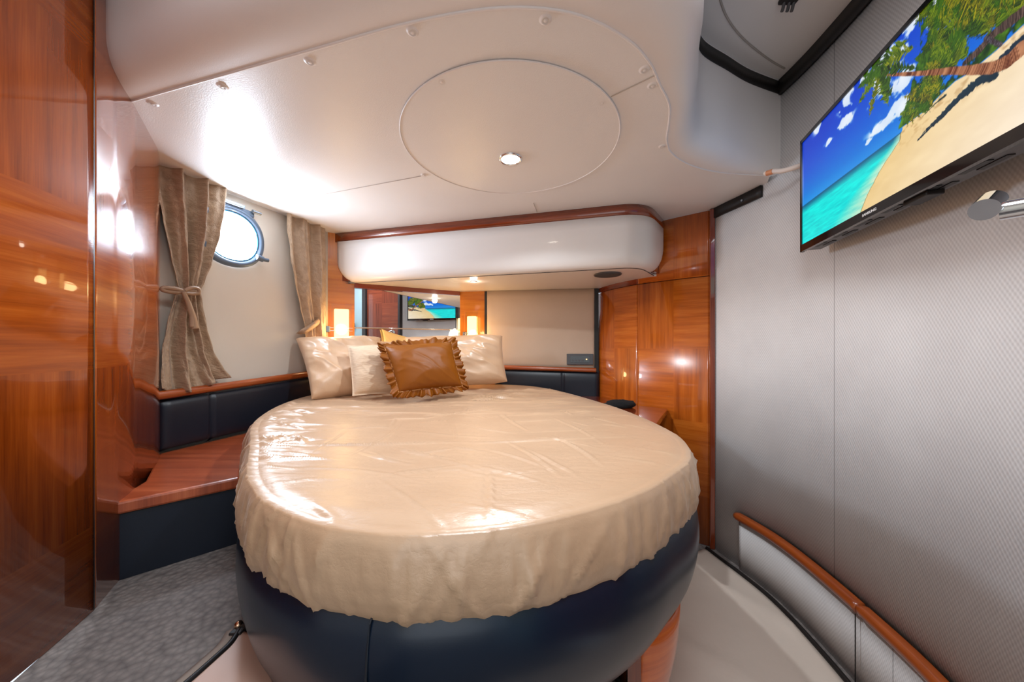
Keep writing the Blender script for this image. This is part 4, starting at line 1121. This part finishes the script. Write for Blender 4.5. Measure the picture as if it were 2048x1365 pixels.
rail = tag(empty('handrail', W(rp_[10], -0.74)), 'curved cherry handrail low on the right wall above the floor cover', 'handrail')
for seg in (rp_[:cut], rp_[cut-1:]):
    PP = []; UU = []
    inn = offset(seg, 0.0); AL3 = arclen(seg)
    crs = [(-.012, .014), (.004, .0155), (.014, .010), (.017, 0.0), (.014, -.011), (.004, -.016), (-.012, -.014)]
    for i, p in enumerate(seg):
        a = seg[max(i-1, 0)]; b2 = seg[min(i+1, len(seg)-1)]; t = (Vector(b2)-Vector(a)).normalized(); nn = Vector((t.y, -t.x))
        if nn.x > 0: nn = -nn
        e = 1.0
        if seg is not None and i == 0: e = 0.8
        PP.append([W(Vector(p)+nn*x*e, -0.744+y*e) for x, y in crs]); UU.append([(AL3[i], y*2+x) for x, y in crs])
    o = grid('rail_section', PP, M_rail, rail, closed_v=True, uv=UU, angle=60)
    bm = bmesh.new(); bm.from_mesh(o.data); bmesh.ops.holes_fill(bm, edges=[e for e in bm.edges if e.is_boundary], sides=0); bmesh.ops.recalc_face_normals(bm, faces=bm.faces); bm.to_mesh(o.data); bm.free()

# floor cover on the right
cov_in = resample(cr([(.30, 1.25), (.32, 1.0), (.30, .85), (.22, .70), (.12, .62), (.10, .40), (.10, .1)], 6), 60)
cov_out = resample(inside(RW[4:64], 0.045), 60)
P = []
for i in range(60):
    row = []
    for k in range(30):
        f = k/29; p = Vector(cov_in[i]).lerp(Vector(cov_out[i]), f)
        h = HF+0.008+0.006*noise.noise(Vector((p.x*5, p.y*3, 1)))+0.012*max(0, 1-abs(f-.80)*9)*0.8+0.008*(1-abs(noise.noise(Vector((p.x*3+p.y, p.y*4, 7)))))**6
        if f > 0.97: h = HF+0.006
        row.append(W(p, h))
    P.append(row)
cov = grid('floor_cover', P, M_cover); solidify(cov, 0.003)
tag(cov, 'cream vinyl floor cover with black edge binding right of the bed', 'floor cover')
tube('edge_binding', [W(p, HF+0.010) for p in cov_out], 0.008, M_black, cov, 10)
# floor cover at the left foot of the bed
cb0, cb1, cb2, cb3 = (-.565, .60), (-.560, .64), (-.556, .69), (-.545, .715)
lpts = [ceil_pt(x, y, HP+.01) for x, y in ((250, 1480), (330, 1405), (385, 1358), (430, 1318), (462, 1288), (478, 1262))]
ln = resample(cr([tuple(p) for p in lpts], 5), 30)
rt = resample([(-.20, .40), (-.30, .53), (-.40, .58), (-.50, .68)], 30)
P = []
for i in range(30):
    row = []
    for k in range(24):
        f = k/23; p = Vector(ln[i]).lerp(Vector(rt[i]), f); h = HP+0.008+0.003*noise.noise(Vector((p.x*12, p.y*9, 4)))
        row.append(W(p, h))
    P.append(row)
cov2 = grid('floor_cover', P, plain('rose_vinyl_cover', (204, 166, 148), 0.45, nscale=20, nstr=0.2, ndist=0.004, var=0.03)); solidify(cov2, 0.003)
tag(cov2, 'pale pink vinyl floor cover with black binding and snap at the bed foot', 'floor cover')
e1 = [W(p, HP+0.010) for p in ln]
tube('edge_binding', e1, 0.0062, M_black, cov2, 10)
cpt = ceil_pt(476, 1264, HP); c2 = ceil_pt(498, 1268, HP)
tube('edge_binding', [W(cpt, HP+0.012), W(c2, HP+0.012)], 0.006, M_black, cov2, 10)
box('snap_tab', W(ceil_pt(477, 1274, HP), HP+0.012), (0.024, 0.022, 0.006), M_black, cov2, bev=0.002)
sc_ = Vector(W(ceil_pt(477, 1266, HP), HP+0.018))
V = []; Fc = []
for i, (r, h) in enumerate(((0.0075, -.004), (.0075, 0), (.006, .003), (.003, .0045), (.0001, .005))):
    for k in range(20): a = 2*math.pi*k/20; V.append(sc_+Vector((r*math.cos(a), r*math.sin(a), h)))
for i in range(4):
    for k in range(20): Fc.append((i*20+k, i*20+(k+1) % 20, (i+1)*20+(k+1) % 20, (i+1)*20+k))
mk('snap_stud', V, Fc, plain('brass_stud', (220, 180, 150), 0.2, 1.0), cov2, True)
fl = [W(Vector(p)+Vector((-.022, .008)), HP+0.006) for p in ln]
P = [[Vector(W(Vector(p)+Vector((-.030, .006)), HP+0.002)), Vector(W(Vector(p)+Vector((-.016, .004)), HP+0.009)), Vector(W(Vector(p), HP+0.009))] for p in ln]
o = grid('cover_flap', P, plain('flap_cloth', (150, 134, 122), 0.8), cov2); solidify(o, 0.002)
# light switch seen in the mirror
sw = tag(box('light_switch', W((0.525, -0.33), 0.25), (0.012, 0.05, 0.08), M_greyp, bev=0.003), 'small grey switch plate on the pale blue wall reflected at the mirror left edge', 'switch')
